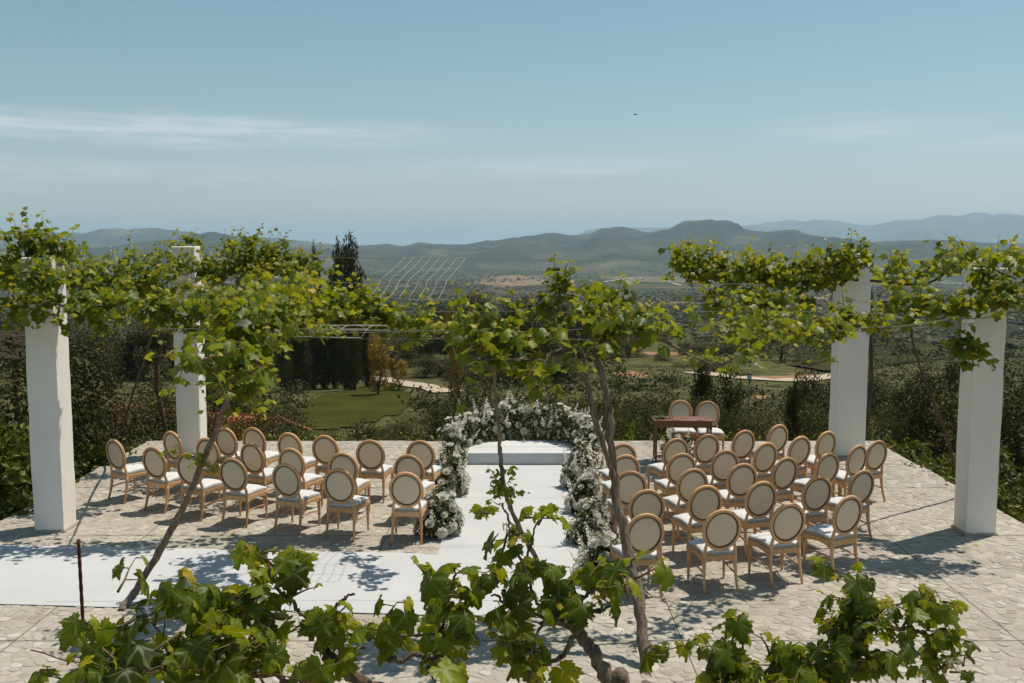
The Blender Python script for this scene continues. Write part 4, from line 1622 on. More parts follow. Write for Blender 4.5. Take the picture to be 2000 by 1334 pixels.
# stout twisted vine on the right of the aisle
base = Vector((1.24, 8.72, 0))
VINES.append(vine('grape vine with a stout twisted trunk that forks, right of the aisle',
     [([base, *D((1262, 1320, 9.1), (1250, 1180, 9.5), (1222, 1060, 9.75), (1203, 960, 9.9), (1196, 890, 10.0), (1190, 800, 10.1), (1172, 720, 10.2), (1160, 690, 10.25))], .060, .034),
      (D((1205, 950, 9.92), (1186, 890, 9.95), (1160, 810, 10.0), (1146, 740, 10.1), (1142, 690, 10.2)), .032, .024),
      (D((1160, 692, 10.25), (1180, 678, 10.3), (1215, 664, 10.4), (1265, 660, 10.5), (1300, 668, 10.5), (1340, 690, 10.4), (1372, 704, 10.4)), .030, .014),
      (D((1142, 690, 10.2), (1120, 672, 10.3), (1085, 652, 10.4), (1055, 640, 10.5)), .026, .016)],
     [cord(D((1142, 690, 10.2), (1110, 680, 10.2), (1075, 690, 10.1), (1060, 720, 9.9)), 12, .30, up=.1, droop=1.3),
      cord(D((1160, 680, 10.2), (1215, 655, 10.4), (1270, 650, 10.6), (1325, 660, 10.6)), 15, .36, up=.8),
      cord(D((1140, 640, 10.6), (1190, 610, 11.0), (1210, 600, 11.2)), 15, .28, up=.8),
      cord(D((1400, 712, 10.4), (1440, 694, 10.6), (1470, 672, 10.9), (1495, 656, 11.2), (1560, 654, 11.6), (1640, 648, 12)), 7, .24, up=.4, wood=.018),
      cord(D((1372, 704, 10.4), (1395, 715, 10.4)), 22, .18, up=.2, leaf=.10)], 103))
# left row
base = Vector((-7.75, 18.2, -.2))
VINES.append(vine('grape vine heaped over the near left column and its wires',
     [([base, *D((236, 840, 17.6), (262, 760, 16.6), (285, 690, 15.0), (300, 640, 13.5))], .022, .015)],
     [cord(D((-80, 600, 13.4), (30, 592, 13.4), (140, 596, 13.45), (260, 606, 13.5), (380, 620, 13.5)), 15, .42, up=.35, droop=.9),
      cord(D((-20, 560, 15.3), (120, 558, 15.4), (240, 566, 15.4), (360, 575, 15.4)), 14, .46, up=.8),
      cord(D((40, 512, 13.9), (90, 500, 13.95), (140, 505, 13.9)), 28, .45, up=1.0, spread=.45),
      cord(D((300, 640, 13.5), (360, 640, 13.5), (420, 630, 13.6), (500, 600, 13.9)), 10, .36, up=.5),
      cord(D((35, 540, 13.05), (75, 535, 13.0), (110, 545, 13.05)), 16, .30, up=-.1, droop=1.2),
      cord(D((-60, 540, 14.2), (0, 540, 14.2), (40, 530, 14.2)), 18, .40, up=.9)], 104, trunk_mat='bark_dark'))
base = Vector((-7.15, 20.9, -1.2))
VINES.append(vine('grape vine spread along the wires past the half hidden left column',
     [([base, *D((308, 760, 20.2), (312, 680, 19.8), (330, 600, 19.4), (370, 560, 19.2))], .05, .02)],
     [cord(D((160, 535, 17.6), (240, 530, 17.7), (320, 528, 17.8), (400, 530, 17.8)), 10, .50, up=.85, leaf=.135),
      cord(D((400, 560, 17.8), (440, 540, 17.8), (520, 530, 17.8), (620, 535, 17.8)), 20, .58, up=.85, leaf=.135),
      cord(D((440, 500, 18.0), (500, 500, 18.0), (560, 500, 18.0)), 16, .38, up=.8, leaf=.135),
      cord(D((350, 490, 19.2), (385, 488, 19.2)), 12, .30, up=1.0, spread=.3),
      cord(D((400, 590, 17), (500, 580, 16.4), (600, 570, 15.6)), 7, .40, up=.5)], 105, trunk_mat='bark_dark'))
# right rows
base = Vector((6.95, 19.9, -1.0))
VINES.append(vine('bright grape vine arching along the wires in front of the column behind the right chairs',
     [([base, *D((1698, 790, 19.6), (1701, 650, 19.5), (1698, 565, 19.2), (1664, 545, 18.3), (1640, 556, 18.2))], .045, .024)],
     [cord(D((1320, 530, 18.2), (1400, 540, 18.2), (1480, 545, 18.2), (1560, 550, 18.2), (1640, 555, 18.2)), 23, .52, up=.75, leaf=.185),
      cord(D((1360, 585, 17.6), (1440, 595, 17.6), (1520, 598, 17.6)), 16, .46, up=.3, leaf=.185),
      cord(D((1420, 650, 12.2), (1500, 640, 12.2), (1560, 640, 12.2)), 15, .30, up=.4),
      cord(D((1600, 520, 18.0), (1660, 515, 18.0), (1700, 520, 18.0)), 18, .42, up=.9, leaf=.18),
      cord(D((1330, 520, 18.2), (1345, 500, 18.2)), 20, .34, up=.9, leaf=.18),
      cord(D((1570, 570, 18.0), (1575, 600, 18.0)), 20, .34, up=-.6, droop=1.4)], 106, tone0=.56, trunk_mat='bark_dark'))
base = Vector((7.2, 15.6, 0))
VINES.append(vine('sparse grape vine climbing over the near right column',
     [([base, *D((1845, 840, 15.2), (1812, 760, 14.9), (1788, 690, 14.6), (1778, 640, 14.3))], .024, .014),
      (D((1700, 548, 15.2), (1780, 556, 14.8), (1820, 550, 14.4), (1860, 525, 14.1), (1900, 515, 13.9)), .022, .014)],
     [cord(D((1710, 545, 15.2), (1790, 550, 14.7), (1860, 522, 14.1), (1930, 515, 13.9), (2030, 535, 13.7)), 9, .36, up=.85, wood=0),
      cord(D((1630, 625, 13.0), (1700, 640, 12.8), (1760, 650, 12.8)), 11, .26, up=.6),
      cord(D((1720, 605, 13.2), (1800, 608, 13.0), (1880, 606, 12.9), (1960, 590, 12.9), (2040, 590, 12.9)), 14, .34, up=.5),
      cord(D((1925, 530, 13.0), (1935, 580, 12.9)), 26, .26, up=.2),
      cord(D((1870, 655, 12.8), (1895, 675, 12.8), (1910, 690, 12.8)), 24, .18, up=-.2, droop=1.2),
      cord(D((1905, 528, 13.1), (1945, 530, 13.05), (1985, 545, 13.0)), 18, .30, up=.2, droop=1.0),
      cord(D((1640, 610, 13.2), (1655, 650, 13.1)), 20, .26, up=.1)], 107, tone0=.56, trunk_mat='bark_dark'))
# foreground
VINES.append(vine('large-leaved grape vine filling the lower left corner, closest to the camera',
     [([(-1.9, 3.4, 0), (-1.8, 3.45, 1.2), (-1.55, 3.4, 2.2), at_d(190, 1345, 3.3)], .05, .03)],
     [cord(D((175, 1335, 3.25), (250, 1310, 3.3), (360, 1300, 3.35), (480, 1310, 3.4), (590, 1340, 3.5)), 23, .19, up=.6, leaf=.135, wood=.016),
      cord(D((175, 1245, 3.3), (250, 1215, 3.35), (340, 1185, 3.4), (430, 1200, 3.45), (500, 1240, 3.45)), 25, .14, up=.4, leaf=.138, wood=.006),
      cord(D((200, 1330, 3.15), (300, 1325, 3.15), (450, 1325, 3.2), (560, 1330, 3.3)), 24, .22, up=.4, leaf=.138, wood=.0)], 108, hi=True, tone0=.30, group='grape vines close to the camera'))
VINES.append(vine('grape vine with a curling dark branch at the bottom middle, close to the camera',
     [([(-.3, 3.5, 0), (-.34, 3.5, 1.4), (-.42, 3.55, 2.3), *D((720, 1340, 3.5), (655, 1297, 3.5), (630, 1260, 3.5), (622, 1225, 3.5))], .040, .014)],
     [cord(D((622, 1225, 3.5), (580, 1190, 3.5), (540, 1140, 3.5), (520, 1090, 3.5)), 24, .14, up=.6, leaf=.115, wood=.008),
      cord(D((622, 1225, 3.5), (660, 1180, 3.5), (690, 1160, 3.5)), 24, .12, up=.6, leaf=.12, wood=.007),
      cord(D((622, 1240, 3.5), (700, 1240, 3.5), (780, 1240, 3.5), (860, 1240, 3.55), (930, 1250, 3.55)), 17, .14, up=.35, leaf=.125, wood=.008),
      cord(D((760, 1290, 3.45), (820, 1280, 3.45), (880, 1285, 3.45)), 14, .13, up=-.2, leaf=.115, wood=.010),
      cord(D((860, 1230, 3.55), (880, 1160, 3.55), (890, 1110, 3.55)), 30, .12, up=.4, leaf=.12, wood=.006)], 109, hi=True, tone0=.38, group='grape vines close to the camera'))
VINES.append(vine('grape vine with a thick knotted dark branch at the bottom, right of the middle',
     [([(.55, 3.6, 0), (.50, 3.6, 1.5), (.42, 3.6, 2.4), *D((1195, 1345, 3.6), (1150, 1265, 3.6), (1120, 1225, 3.6), (1070, 1205, 3.6))], .042, .016),
      (D((1120, 1235, 3.6), (1140, 1200, 3.6), (1180, 1190, 3.6)), .013, .007),
      (D((1120, 1240, 3.6), (1100, 1280, 3.6), (1060, 1300, 3.6)), .013, .006)],
     [cord(D((1070, 1205, 3.6), (1040, 1150, 3.6), (1012, 1080, 3.6), (995, 1030, 3.6), (984, 985, 3.6)), 22, .10, up=.6, leaf=.115, wood=.006),
      cord(D((1030, 1090, 3.6), (1045, 1030, 3.6), (1062, 990, 3.6)), 14, .08, up=.7, leaf=.085, wood=.004),
      cord(D((1070, 1205, 3.6), (1010, 1190, 3.6), (960, 1160, 3.6)), 20, .12, up=.3, leaf=.118, wood=.007),
      cord(D((1060, 1210, 3.6), (1040, 1260, 3.55), (1030, 1290, 3.5)), 30, .11, up=-.3, leaf=.115, wood=.006),
      cord(D((1120, 1190, 3.6), (1160, 1150, 3.6), (1210, 1120, 3.6), (1240, 1090, 3.6)), 26, .12, up=.3, leaf=.12, wood=.008),
      cord(D((1140, 1200, 3.6), (1180, 1190, 3.6), (1220, 1180, 3.6)), 14, .09, up=-.2, leaf=.115, wood=.006)], 110, hi=True, tone0=.38, group='grape vines close to the camera'))
VINES.append(vine('grape vine spreading over the paving in the lower right corner, close to the camera',
     [([(1.2, 3.7, 0), (1.15, 3.7, 1.4), (1.05, 3.7, 2.3), at_d(1560, 1345, 3.7)], .045, .022)],
     [cord(D((1560, 1345, 3.7), (1620, 1290, 3.7), (1680, 1240, 3.7), (1740, 1225, 3.7)), 44, .15, up=.5, leaf=.112, wood=.010),
      cord(D((1740, 1225, 3.7), (1800, 1235, 3.7), (1870, 1250, 3.7)), 40, .12, up=.5, leaf=.105, wood=.008),
      cord(D((1630, 1260, 3.7), (1655, 1200, 3.7), (1690, 1150, 3.7)), 40, .11, up=.5, leaf=.108, wood=.007),
      cord(D((1760, 1230, 3.7), (1790, 1190, 3.7), (1820, 1170, 3.7)), 26, .09, up=.5, leaf=.095, wood=.005),
      cord(D((1390, 1350, 3.6), (1415, 1280, 3.6), (1440, 1220, 3.6)), 34, .10, up=.6, leaf=.105, wood=.006),
      cord(D((1420, 1345, 3.6), (1500, 1310, 3.6), (1580, 1300, 3.6), (1640, 1290, 3.6)), 40, .12, up=.4, leaf=.112, wood=.007),
      cord(D((1640, 1345, 3.6), (1680, 1300, 3.6), (1720, 1270, 3.6)), 34, .11, up=-.1, leaf=.11, wood=.006),
      cord(D((1800, 1330, 3.6), (1845, 1300, 3.65), (1875, 1270, 3.65)), 26, .09, up=.0, leaf=.095, wood=.005),
      cord(D((1290, 1352, 3.5), (1320, 1335, 3.5)), 34, .09, up=.7, leaf=.11, wood=.006)], 111, hi=True, tone0=.38, group='grape vines close to the camera'))
for v_, k in VINES:
    finish_vine(v_)

# ------------------------------------------------------------------ wires of the pergola
def wire(label, a_, b_, sag, rad=.004, mat='wire'):
    a_, b_ = Vector(a_), Vector(b_)
    pts = []
    for i in range(25):
        t = i / 24
        p_ = a_.lerp(b_, t)
        p_.z -= sag * 4 * t * (1 - t) + .012 * math.sin(t * 23 + a_.x)
        pts.append(p_)
    mid = Vector(pts[0])
    mb_ = MB()
    mb_.tube([p_ - mid for p_ in pts], rad, 5)
    return tag(mb_.build('trellis_wire', mat, None, loc=mid), label, 'wire', 'trellis wires')


wire('thick wire slung low between the two near columns', (-6.25, 13.55, 2.93), (6.3, 13.5, 2.95), .20, .0048)
wire('upper wire between the two near columns', (-6.25, 13.75, 3.18), (6.3, 13.6, 3.14), .06, .0032)
wire('wire between the two far columns at vine height', (-6.1, 19.05, 3.15), (6.25, 19.0, 3.15), .10)
wire('highest thin wire between the two far columns', (-6.1, 19.2, 3.78), (6.25, 19.1, 3.72), .03, .004)
wire('wire linking the near and far left columns', (-6.3, 13.9, 3.0), (-6.1, 19.2, 3.05), .10)
wire('wire linking the near and far right columns', (6.3, 13.9, 3.0), (6.35, 19.1, 3.05), .10)
wire('wire crossing over the aisle halfway down the terrace', at_d(520, 548, 16.2), at_d(1480, 555, 16.2), .05, .005)
wire('slack wire above the aisle nearer the camera', at_d(300, 640, 11.6), at_d(1720, 612, 11.6), .12, .004)
wire('wire stretched through the leaves at the bottom left', at_d(60, 1276, 3.2), at_d(640, 1330, 3.2), .01, .0022, 'rust')
wire('wire slanting up to the right edge past the near right column', at_d(1480, 658, 12.2), at_d(2060, 602, 13.0), .03, .006)


def wire_mesh_panel(label, grid, rad):
    """a bent panel of welded wire: each wire a part"""
    o0 = grid[0][0]
    root_ = empty('wire_mesh', o0, label, 'wire mesh', 'bent wire mesh panels')
    for row in grid:
        mb_ = MB()
        mb_.tube([p_ - o0 for p_ in smooth_path(row, 6)], rad, 5)
        mb_.build('long_wire', 'mesh_wire', root_)
    for k in range(len(grid[0])):
        mb_ = MB()
        mb_.tube([row[k] - o0 + Vector((0, 0, rad * 1.6)) for row in grid], rad, 5)
        mb_.build('cross_wire', 'mesh_wire', root_)
    return root_


g_ = []
for u in range(8):
    t = u / 7
    g_.append(D((792 + 117 * t, 502 + 2 * t, 14.0), (770 + 122 * t, 524 + 3 * t, 13.5), (745 + 128 * t, 545 + 3 * t, 13.0),
                (738 + 130 * t, 560 + 2 * t, 12.6), (722 + 132 * t, 580 + 8 * t, 12.3)))
wire_mesh_panel('bent pale wire mesh panel curling up against the valley view', g_, .003)
g_ = []
for u in range(4):
    t = u / 3
    g_.append(D((560 + 145 * t, 658 + 3 * t, 12.0), (566 + 150 * t, 644, 12.05), (580 + 150 * t, 636, 12.2), (606 + 150 * t, 637, 12.5), (630 + 130 * t, 646, 12.7)))
wire_mesh_panel('small curled wire mesh hooked on the low wire', g_, .0045)
g_ = []
for u in range(4):
    t = u / 3
    g_.append(D((1122 + 46 * t, 576, 13.2), (1134 + 44 * t, 598, 12.9), (1146 + 42 * t, 622, 12.6)))
wire_mesh_panel('scrap of wire mesh standing above the vine right of the aisle', g_, .0042)
# rusty reinforcing bar
a_, b_ = at_d(153, 1054, 3.42), at_d(163, 1235, 3.42)
foot_ = b_ + (b_ - a_) * ((b_.z) / (a_.z - b_.z))
mb = MB()
for k in range(46):
    pass
zs = np.linspace(0, 1, 140)
mb.tube([foot_.lerp(a_, float(t)) - foot_ for t in zs], [.0072 if i % 2 else .0058 for i in range(len(zs))], 7)
tag(mb.build('steel_bar', 'rust', None, loc=foot_), 'rusty ribbed steel bar sticking up through the leaves at lower left', 'bar')
# ------------------------------------------------------------------ trees and shrubs
def crown_mesh(name, mat, lobes, n_, size, seed, narrow=.30, upright=0.0, inner=.45, tip_dir=None):
    """leaf-sized faces through the volume of several lobes; height about 1"""
    r_ = np.random.default_rng(seed)
    B = np.array(lobes, float)
    w = np.maximum(B[:, 3] * B[:, 4] + B[:, 3] * B[:, 5], 1e-4)
    i = r_.choice(len(B), n_, p=w / w.sum())
    d = rand_dirs(n_, r_)
    rad = r_.uniform(inner, 1.0, n_) ** .6 * (1 + .10 * r_.normal(size=n_))
    p_ = B[i, :3] + d * B[i, 3:6] * rad[:, None]
    ok = p_[:, 2] > .0
    p_, d, i = p_[ok], d[ok], i[ok]
    nrm = d * .8 + .8 * rand_dirs(len(p_), r_) + np.array([0, 0, .25])
    tip = rand_dirs(len(p_), r_) + np.array([0, 0, upright]) + d * .5
    lt = r_.normal(.45, .13, len(B))
    tone = np.clip(lt[i] + r_.normal(0, .17, len(p_)), 0, 1)
    tv = RHOMB_V * np.array([narrow / .30, 1, 1])
    return cloud_mesh(name, mat, tv, RHOMB_T, p_, frames(nrm, tip), r_.uniform(.6, 1.35, len(p_)) * size, tone)


def round_lobes(seed, k=16, z0=.42, spread=.30, flat=.3):
    r_ = np.random.default_rng(seed)
    o = [(0, 0, z0 + .12, .30, .30, .32)]
    for j in range(k):
        a_, q = r_.uniform(0, 2 * math.pi), r_.uniform(.5, 1.1)
        s = r_.uniform(.10, .20)
        o.append((math.cos(a_) * spread * q, math.sin(a_) * spread * q, z0 + r_.uniform(-flat, .40), s, s, s * r_.uniform(.7, 1.0)))
    return o


def trunk_mesh(seed, h=.55, r0=.045, limbs=5, mat='bark_dark'):
    q = random.Random(seed)
    mb_ = MB()
    pts = [(0, 0, -.05)]
    x = y = 0.0
    for k in range(1, 6):
        x += q.uniform(-.03, .03)
        y += q.uniform(-.03, .03)
        pts.append((x, y, h * k / 5))
    mb_.tube(pts, [r0 * (1.25 - .14 * k) for k in range(6)], 8)
    for k in range(limbs):
        a_ = 2 * math.pi * k / limbs + q.uniform(-.4, .4)
        s = pts[q.choice((2, 3, 4))]
        L = q.uniform(.18, .32)
        e = (s[0] + math.cos(a_) * L, s[1] + math.sin(a_) * L, s[2] + q.uniform(.12, .3))
        m_ = ((s[0] + e[0]) / 2, (s[1] + e[1]) / 2, (s[2] + e[2]) / 2 - .03)
        mb_.tube([s, m_, e], [r0 * .5, r0 * .38, r0 * .15], 6)
    return mb_.mesh('trunk', mat)


def column_lobes(seed, r=.5, k=34, base=.03, wob=.35, power=.75):
    q = random.Random(seed)
    o = []
    for j in range(k):
        t = j / (k - 1)
        w = r * max((1 - t) ** power * min(1, t * 5 + .45), .05)
        a_ = q.uniform(0, 6.28)
        o.append((math.cos(a_) * w * wob, math.sin(a_) * w * wob, base + (1 - base) * t * .96, w * .72, w * .72, .06 + .03 * (1 - t)))
    return o


PROTO = {}
for s in range(3):
    PROTO['olive', s] = (crown_mesh('crown', 'olive', round_lobes(20 + s, 30, .42, .34, .38), 12000, .026, 200 + s, .20), trunk_mesh(300 + s, .5, .035))
    PROTO['oak', s] = (crown_mesh('crown', 'oak_leaf', round_lobes(40 + s, 30, .45, .36, .40), 13000, .024, 220 + s, .32), trunk_mesh(320 + s, .55, .045))
    PROTO['hedge', s] = (crown_mesh('crown', 'hedge', round_lobes(60 + s, 26, .38, .36, .38), 4200, .062, 240 + s, .26), trunk_mesh(340 + s, .4, .03))
    PROTO['cypress', s] = (crown_mesh('crown', 'cypress', column_lobes(50 + s, .5, power=.45), 9000, .046, 260 + s, .22, 1.2), trunk_mesh(360 + s, .5, .05, 0))
    PROTO['poplar', s] = (crown_mesh('crown', 'cypress', column_lobes(80 + s, .5, 26, .04, .3, .30), 5000, .05, 280 + s, .20, 1.8), trunk_mesh(380 + s, .7, .06, 0))
    PROTO['pine', s] = (crown_mesh('crown', 'oak_leaf', round_lobes(90 + s, 16, .66, .32, .16), 4000, .036, 290 + s, .16, .6), trunk_mesh(390 + s, .6, .035))
PROTO['broom', 0] = (crown_mesh('crown', 'broom', round_lobes(70, 16, .5, .30, .35), 3000, .045, 301, .3, .5), trunk_mesh(400, .4, .03))
PROTO['lime', 0] = (crown_mesh('crown', 'lime', column_lobes(71, .55, 12, .05, .5), 260, .17, 302, .34, .2), trunk_mesh(401, .7, .02, 2))
_cnt = [0]


def plant(kind, px, py, d, width, label, cat=None, lower=.15, name=None, group=None):
    """a plant rooted on the slope whose top shows at pixel (px, py) when it stands d metres away"""
    top = at_d(px, py, d)
    g0 = tz(top.x, d) - lower
    h = max(top.z - g0, .4)
    _cnt[0] += 1
    var = _cnt[0] % 3 if (kind, 1) in PROTO else 0
    nm = name or {'olive': 'olive_shrub', 'oak': 'broadleaf_tree', 'hedge': 'leafy_shrub', 'cypress': 'cypress_tree', 'poplar': 'poplar_tree', 'pine': 'pine_tree',
                  'broom': 'broom_shrub', 'lime': 'young_plant'}[kind]
    cat = cat or ('tree' if nm.endswith('tree') else 'shrub')
    t = empty(nm, (top.x, d, g0), label, cat, group, random.uniform(0, 6.28))
    t.scale = (width, width, h / .98)
    cr, tr = PROTO[kind, var]
    link('crown', cr, t)
    link('trunk', tr, t)
    return t


NEAR = 'shrubs and trees just below the terrace'
FAR_ = 'trees on the slope below the terrace'
TREES = [
    # left of the terrace
    ('oak', 25, 650, 19.0, 4.2, 'tall dark tree at the left edge beside the near left column'),
    ('oak', 195, 742, 24.0, 3.4, 'dark tree standing just right of the near left column'),
    ('oak', 300, 745, 27.5, 3.0, 'dark tree behind the vine trunk left of the half hidden column'),
    ('hedge', 10, 845, 15.4, 2.3, 'leafy green bush at the left edge in front of the terrace corner'),
    ('hedge', -40, 740, 16.5, 2.6, 'tall long-leaved bush cut by the left edge of the picture'),
    ('hedge', 160, 838, 18.2, 1.7, 'leafy bush touching the right side of the near left column'),
    ('hedge', 205, 858, 18.6, 1.3, 'low leafy bush behind the leftmost chair'),
    ('hedge', 262, 832, 21.0, 1.7, 'leafy bush between the leftmost chair and the half hidden column'),
    ('hedge', 318, 836, 21.6, 1.1, 'small leafy bush left of the half hidden column foot'),
    ('olive', 430, 770, 29.0, 2.6, 'grey green bush right of the half hidden left column'),
    ('olive', 550, 738, 27.5, 2.5, 'round grey green olive bush left of the lawn'),
    ('hedge', 470, 838, 22.0, 1.0, 'low leafy bush in front of the orange tiled roof'),
    # behind the terrace edge, from left to right
    ('olive', 500, 800, 24.5, 1.6, 'small olive bush behind the left chairs, left of the round one'),
    ('olive', 612, 822, 23.2, 1.5, 'low olive bush at the near end of the lawn'),
    ('oak', 678, 812, 23.6, 1.9, 'low dark bush in front of the middle of the lawn'),
    ('olive', 742, 800, 24.2, 2.0, 'olive bush at the right end of the lawn'),
    ('olive', 812, 778, 25.0, 2.1, 'olive bush below the right end of the pale track'),
    ('oak', 880, 768, 25.8, 2.2, 'dark bush just left of the flower hedge'),
    ('oak', 950, 752, 27.0, 2.8, 'dark bush behind the left half of the flower hedge'),
    ('olive', 1040, 748, 26.4, 2.6, 'olive bush behind the middle of the flower hedge'),
    ('olive', 1125, 742, 26.8, 2.6, 'olive bush behind the right half of the flower hedge'),
    ('olive', 1195, 760, 25.2, 2.0, 'olive bush right behind the forked vine trunk'),
    ('olive', 1255, 745, 27.8, 2.8, 'large olive bush up left of the wooden table'),
    ('olive', 1330, 742, 28.4, 2.8, 'large olive bush straight above the wooden table'),
    ('cypress', 1372, 690, 31.0, 1.3, 'narrow dark cypress above the wooden table'),
    ('oak', 1402, 700, 31.5, 1.9, 'dark bushy tree right of the narrow cypress above the table'),
    ('olive', 1438, 778, 24.8, 1.8, 'olive bush right of the two chairs behind the table'),
    ('olive', 1490, 768, 25.0, 2.2, 'wide olive bush behind the altar-side row of right chairs'),
    ('cypress', 1552, 735, 25.6, .8, 'slim cypress behind the right chairs, left of the far column'),
    ('olive', 1592, 768, 27.0, 2.1, 'olive bush touching the left side of the far right column'),
    ('oak', 1612, 715, 34.0, 2.8, 'dark tree rising behind the far right column'),
    ('olive', 1725, 765, 24.6, 2.5, 'olive bush touching the right side of the far right column'),
    ('olive', 1790, 735, 27.5, 3.4, 'dark tree midway between the two right columns'),
    ('oak', 1850, 715, 24.0, 3.0, 'dark tree just left of the near right column'),
    ('oak', 1990, 690, 20.5, 3.4, 'dark tree at the right edge beyond the near right column'),
    ('hedge', 1735, 852, 20.6, 1.4, 'low leafy bush at the foot of the far right column'),
    ('hedge', 1792, 848, 19.0, 1.6, 'leafy bush along the right terrace edge, farther from the camera'),
    ('hedge', 1845, 862, 17.6, 1.5, 'leafy bush along the right terrace edge, left of the near column'),
    ('hedge', 1958, 862, 16.6, 1.8, 'leafy bush right of the near right column'),
    ('hedge', 2000, 905, 15.4, 1.5, 'leafy bush in the right corner of the terrace edge'),
    ('lime', 1236, 818, 20.9, .62, 'bright lime green young plant on the terrace edge left of the table'),
]
for k, px, py, d, w, lab in TREES:
    plant(k, px, py, d, w, lab, group=NEAR)
# a close row of slim poplars along the lawn, each an individual
for i in range(9):
    plant('poplar', 553 + 20 * i + random.uniform(-4, 4), 598 + random.uniform(-14, 14), 78 + random.uniform(-2, 2), 1.7 * random.uniform(.85, 1.2),
          '%s of nine slim dark poplars in the row along the lawn, from the left' % (ORD + ['eighth', 'ninth'])[i], group='row of slim poplars by the lawn')
FAR = [
    ('cypress', 659, 466, 88, 3.0, 'left and lower of the twin dark conifers that rise above the horizon'),
    ('cypress', 683, 454, 90, 4.6, 'right and taller of the twin dark conifers that rise above the horizon'),
    ('cypress', 614, 474, 94, 2.0, 'slender conifer tip left of the twin tall conifers'),
    ('broom', 738, 655, 72, 2.7, 'orange yellow blossoming shrub beside the poplar row'),
    ('broom', 778, 700, 76, 2.2, 'lower yellow dotted shrub right of the orange one'),
    ('broom', 893, 608, 62, 1.7, 'small yellow shrub left of the middle vine'),
    ('oak', 770, 650, 112, 7.5, 'dark tree behind the pale track right of the poplars'),
    ('oak', 835, 588, 122, 9.0, 'broad dark tree left of the middle vine'),
    ('oak', 900, 572, 128, 9.0, 'broad dark tree behind the leaves of the middle vine'),
    ('oak', 965, 560, 124, 9.5, 'broad dark tree behind the stem of the middle vine'),
    ('oak', 1040, 566, 120, 9.0, 'broad dark tree right of the thin vine stem'),
    ('oak', 1112, 572, 126, 9.0, 'broad dark tree left of the forked vine trunk'),
    ('oak', 860, 690, 92, 6.0, 'dark rounded tree above the right end of the pale track'),
    ('oak', 930, 690, 88, 6.5, 'dark rounded tree low behind the flower hedge'),
    ('oak', 1010, 700, 84, 6.0, 'dark tree between the thin stem and the flower hedge'),
    ('oak', 1090, 690, 86, 6.0, 'dark tree below the middle of the vine, left of the fork'),
    ('oak', 60, 610, 95, 9.0, 'dark tree behind the near left column'),
    ('oak', 160, 620, 92, 8.0, 'dark tree far behind the gap right of the near left column'),
    ('oak', 250, 612, 98, 9.0, 'dark tree farther back left of the half hidden column'),
    ('oak', 345, 618, 96, 8.5, 'dark tree far behind the half hidden column'),
    ('oak', 445, 605, 100, 9.0, 'dark tree far behind the leaning vine trunk'),
    ('oak', 520, 615, 104, 8.0, 'dark tree left of the poplar row'),
    ('oak', 420, 712, 55, 5.0, 'dark round tree below the left end of the pale track'),
    ('pine', 1526, 652, 136, 5.6, 'dark pine on the orange earth left of the far right column'),
    ('pine', 1482, 662, 142, 4.2, 'smaller dark pine left of the other one on the orange earth'),
    ('oak', 1420, 668, 148, 5.5, 'dark tree above the orange earth'),
    ('oak', 1355, 664, 152, 6.0, 'dark tree above the orange bank behind the hanging vine branch'),
    ('oak', 1292, 690, 128, 2.8, 'small dark bush on the orange bank'),
    ('olive', 1256, 716, 112, 4.2, 'olive tree at the foot of the orange bank'),
    ('olive', 1332, 705, 114, 3.6, 'olive tree right of the orange bank'),
    ('oak', 1395, 706, 105, 3.0, 'small dark tree on the road bank'),
    ('olive', 1448, 722, 96, 1.6, 'small round bush beside the pale road'),
    ('olive', 1512, 752, 82, 1.8, 'small bush below the pale road'),
    ('olive', 1585, 700, 120, 3.0, 'bush at the right end of the pale road'),
    ('oak', 1170, 640, 135, 8.0, 'dark tree behind the forked vine trunk'),
    ('oak', 1225, 660, 140, 6.0, 'dark tree left of the orange bank'),
    ('oak', 1720, 728, 60, 3.4, 'dark tree lower on the slope between the right columns'),
    ('oak', 1900, 700, 48, 4.0, 'dark tree lower on the slope behind the near right column'),
]
for k, px, py, d, w, lab in FAR:
    plant(k, px, py, d, w, lab, group=FAR_)


def slope_growth(name, label, count, mat, size, seed, dmin, dmax, avoid):
    """low tufted growth that covers the slope; bare over lawn, tracks and cut earth"""
    r_ = np.random.default_rng(seed)
    a_ = r_.uniform(-.60, .60, count * 3)
    d_ = np.exp(r_.uniform(math.log(dmin), math.log(dmax), count * 3))
    x_, y_ = d_ * np.tan(a_), d_
    z_ = terr(x_, y_)
    dep = y_ * cP - (z_ - H) * sP
    sx, sy = CX + F * x_ / dep, CY - F * (y_ * sP + (z_ - H) * cP) / dep
    ok = fbm(x_ / 7, y_ / 7, seed) > r_.uniform(-.5, .25, len(x_))
    for (x0, y0, x1, y1) in avoid:
        ok &= ~((sx > x0) & (sx < x1) & (sy > y0) & (sy < y1))
    x_, y_ = x_[ok][:count], y_[ok][:count]
    cn, per = len(x_), 30
    w = np.repeat(r_.uniform(.5, 1.5, cn), per)[:, None] * size * 1.8
    off = r_.normal(size=(cn * per, 3)) * w
    c = np.stack([np.repeat(x_, per), np.repeat(y_, per)], -1) + off[:, :2]
    zz = terr(c[:, 0], c[:, 1]) + np.abs(off[:, 2]) * .8
    p_ = np.stack([c[:, 0], c[:, 1], zz], -1)
    rt = frames(rand_dirs(len(p_), r_) + np.array([0, 0, .6]), rand_dirs(len(p_), r_))
    tone = np.clip(np.repeat(r_.uniform(.1, .8, cn), per) + r_.normal(size=len(p_)) * .15, 0, 1)
    me_ = cloud_mesh(name, mat, RHOMB_V, RHOMB_T, p_, rt, r_.uniform(.7, 1.5, len(p_)) * size, tone)
    return stuff(tag(link(name, me_), label, 'scrub'))


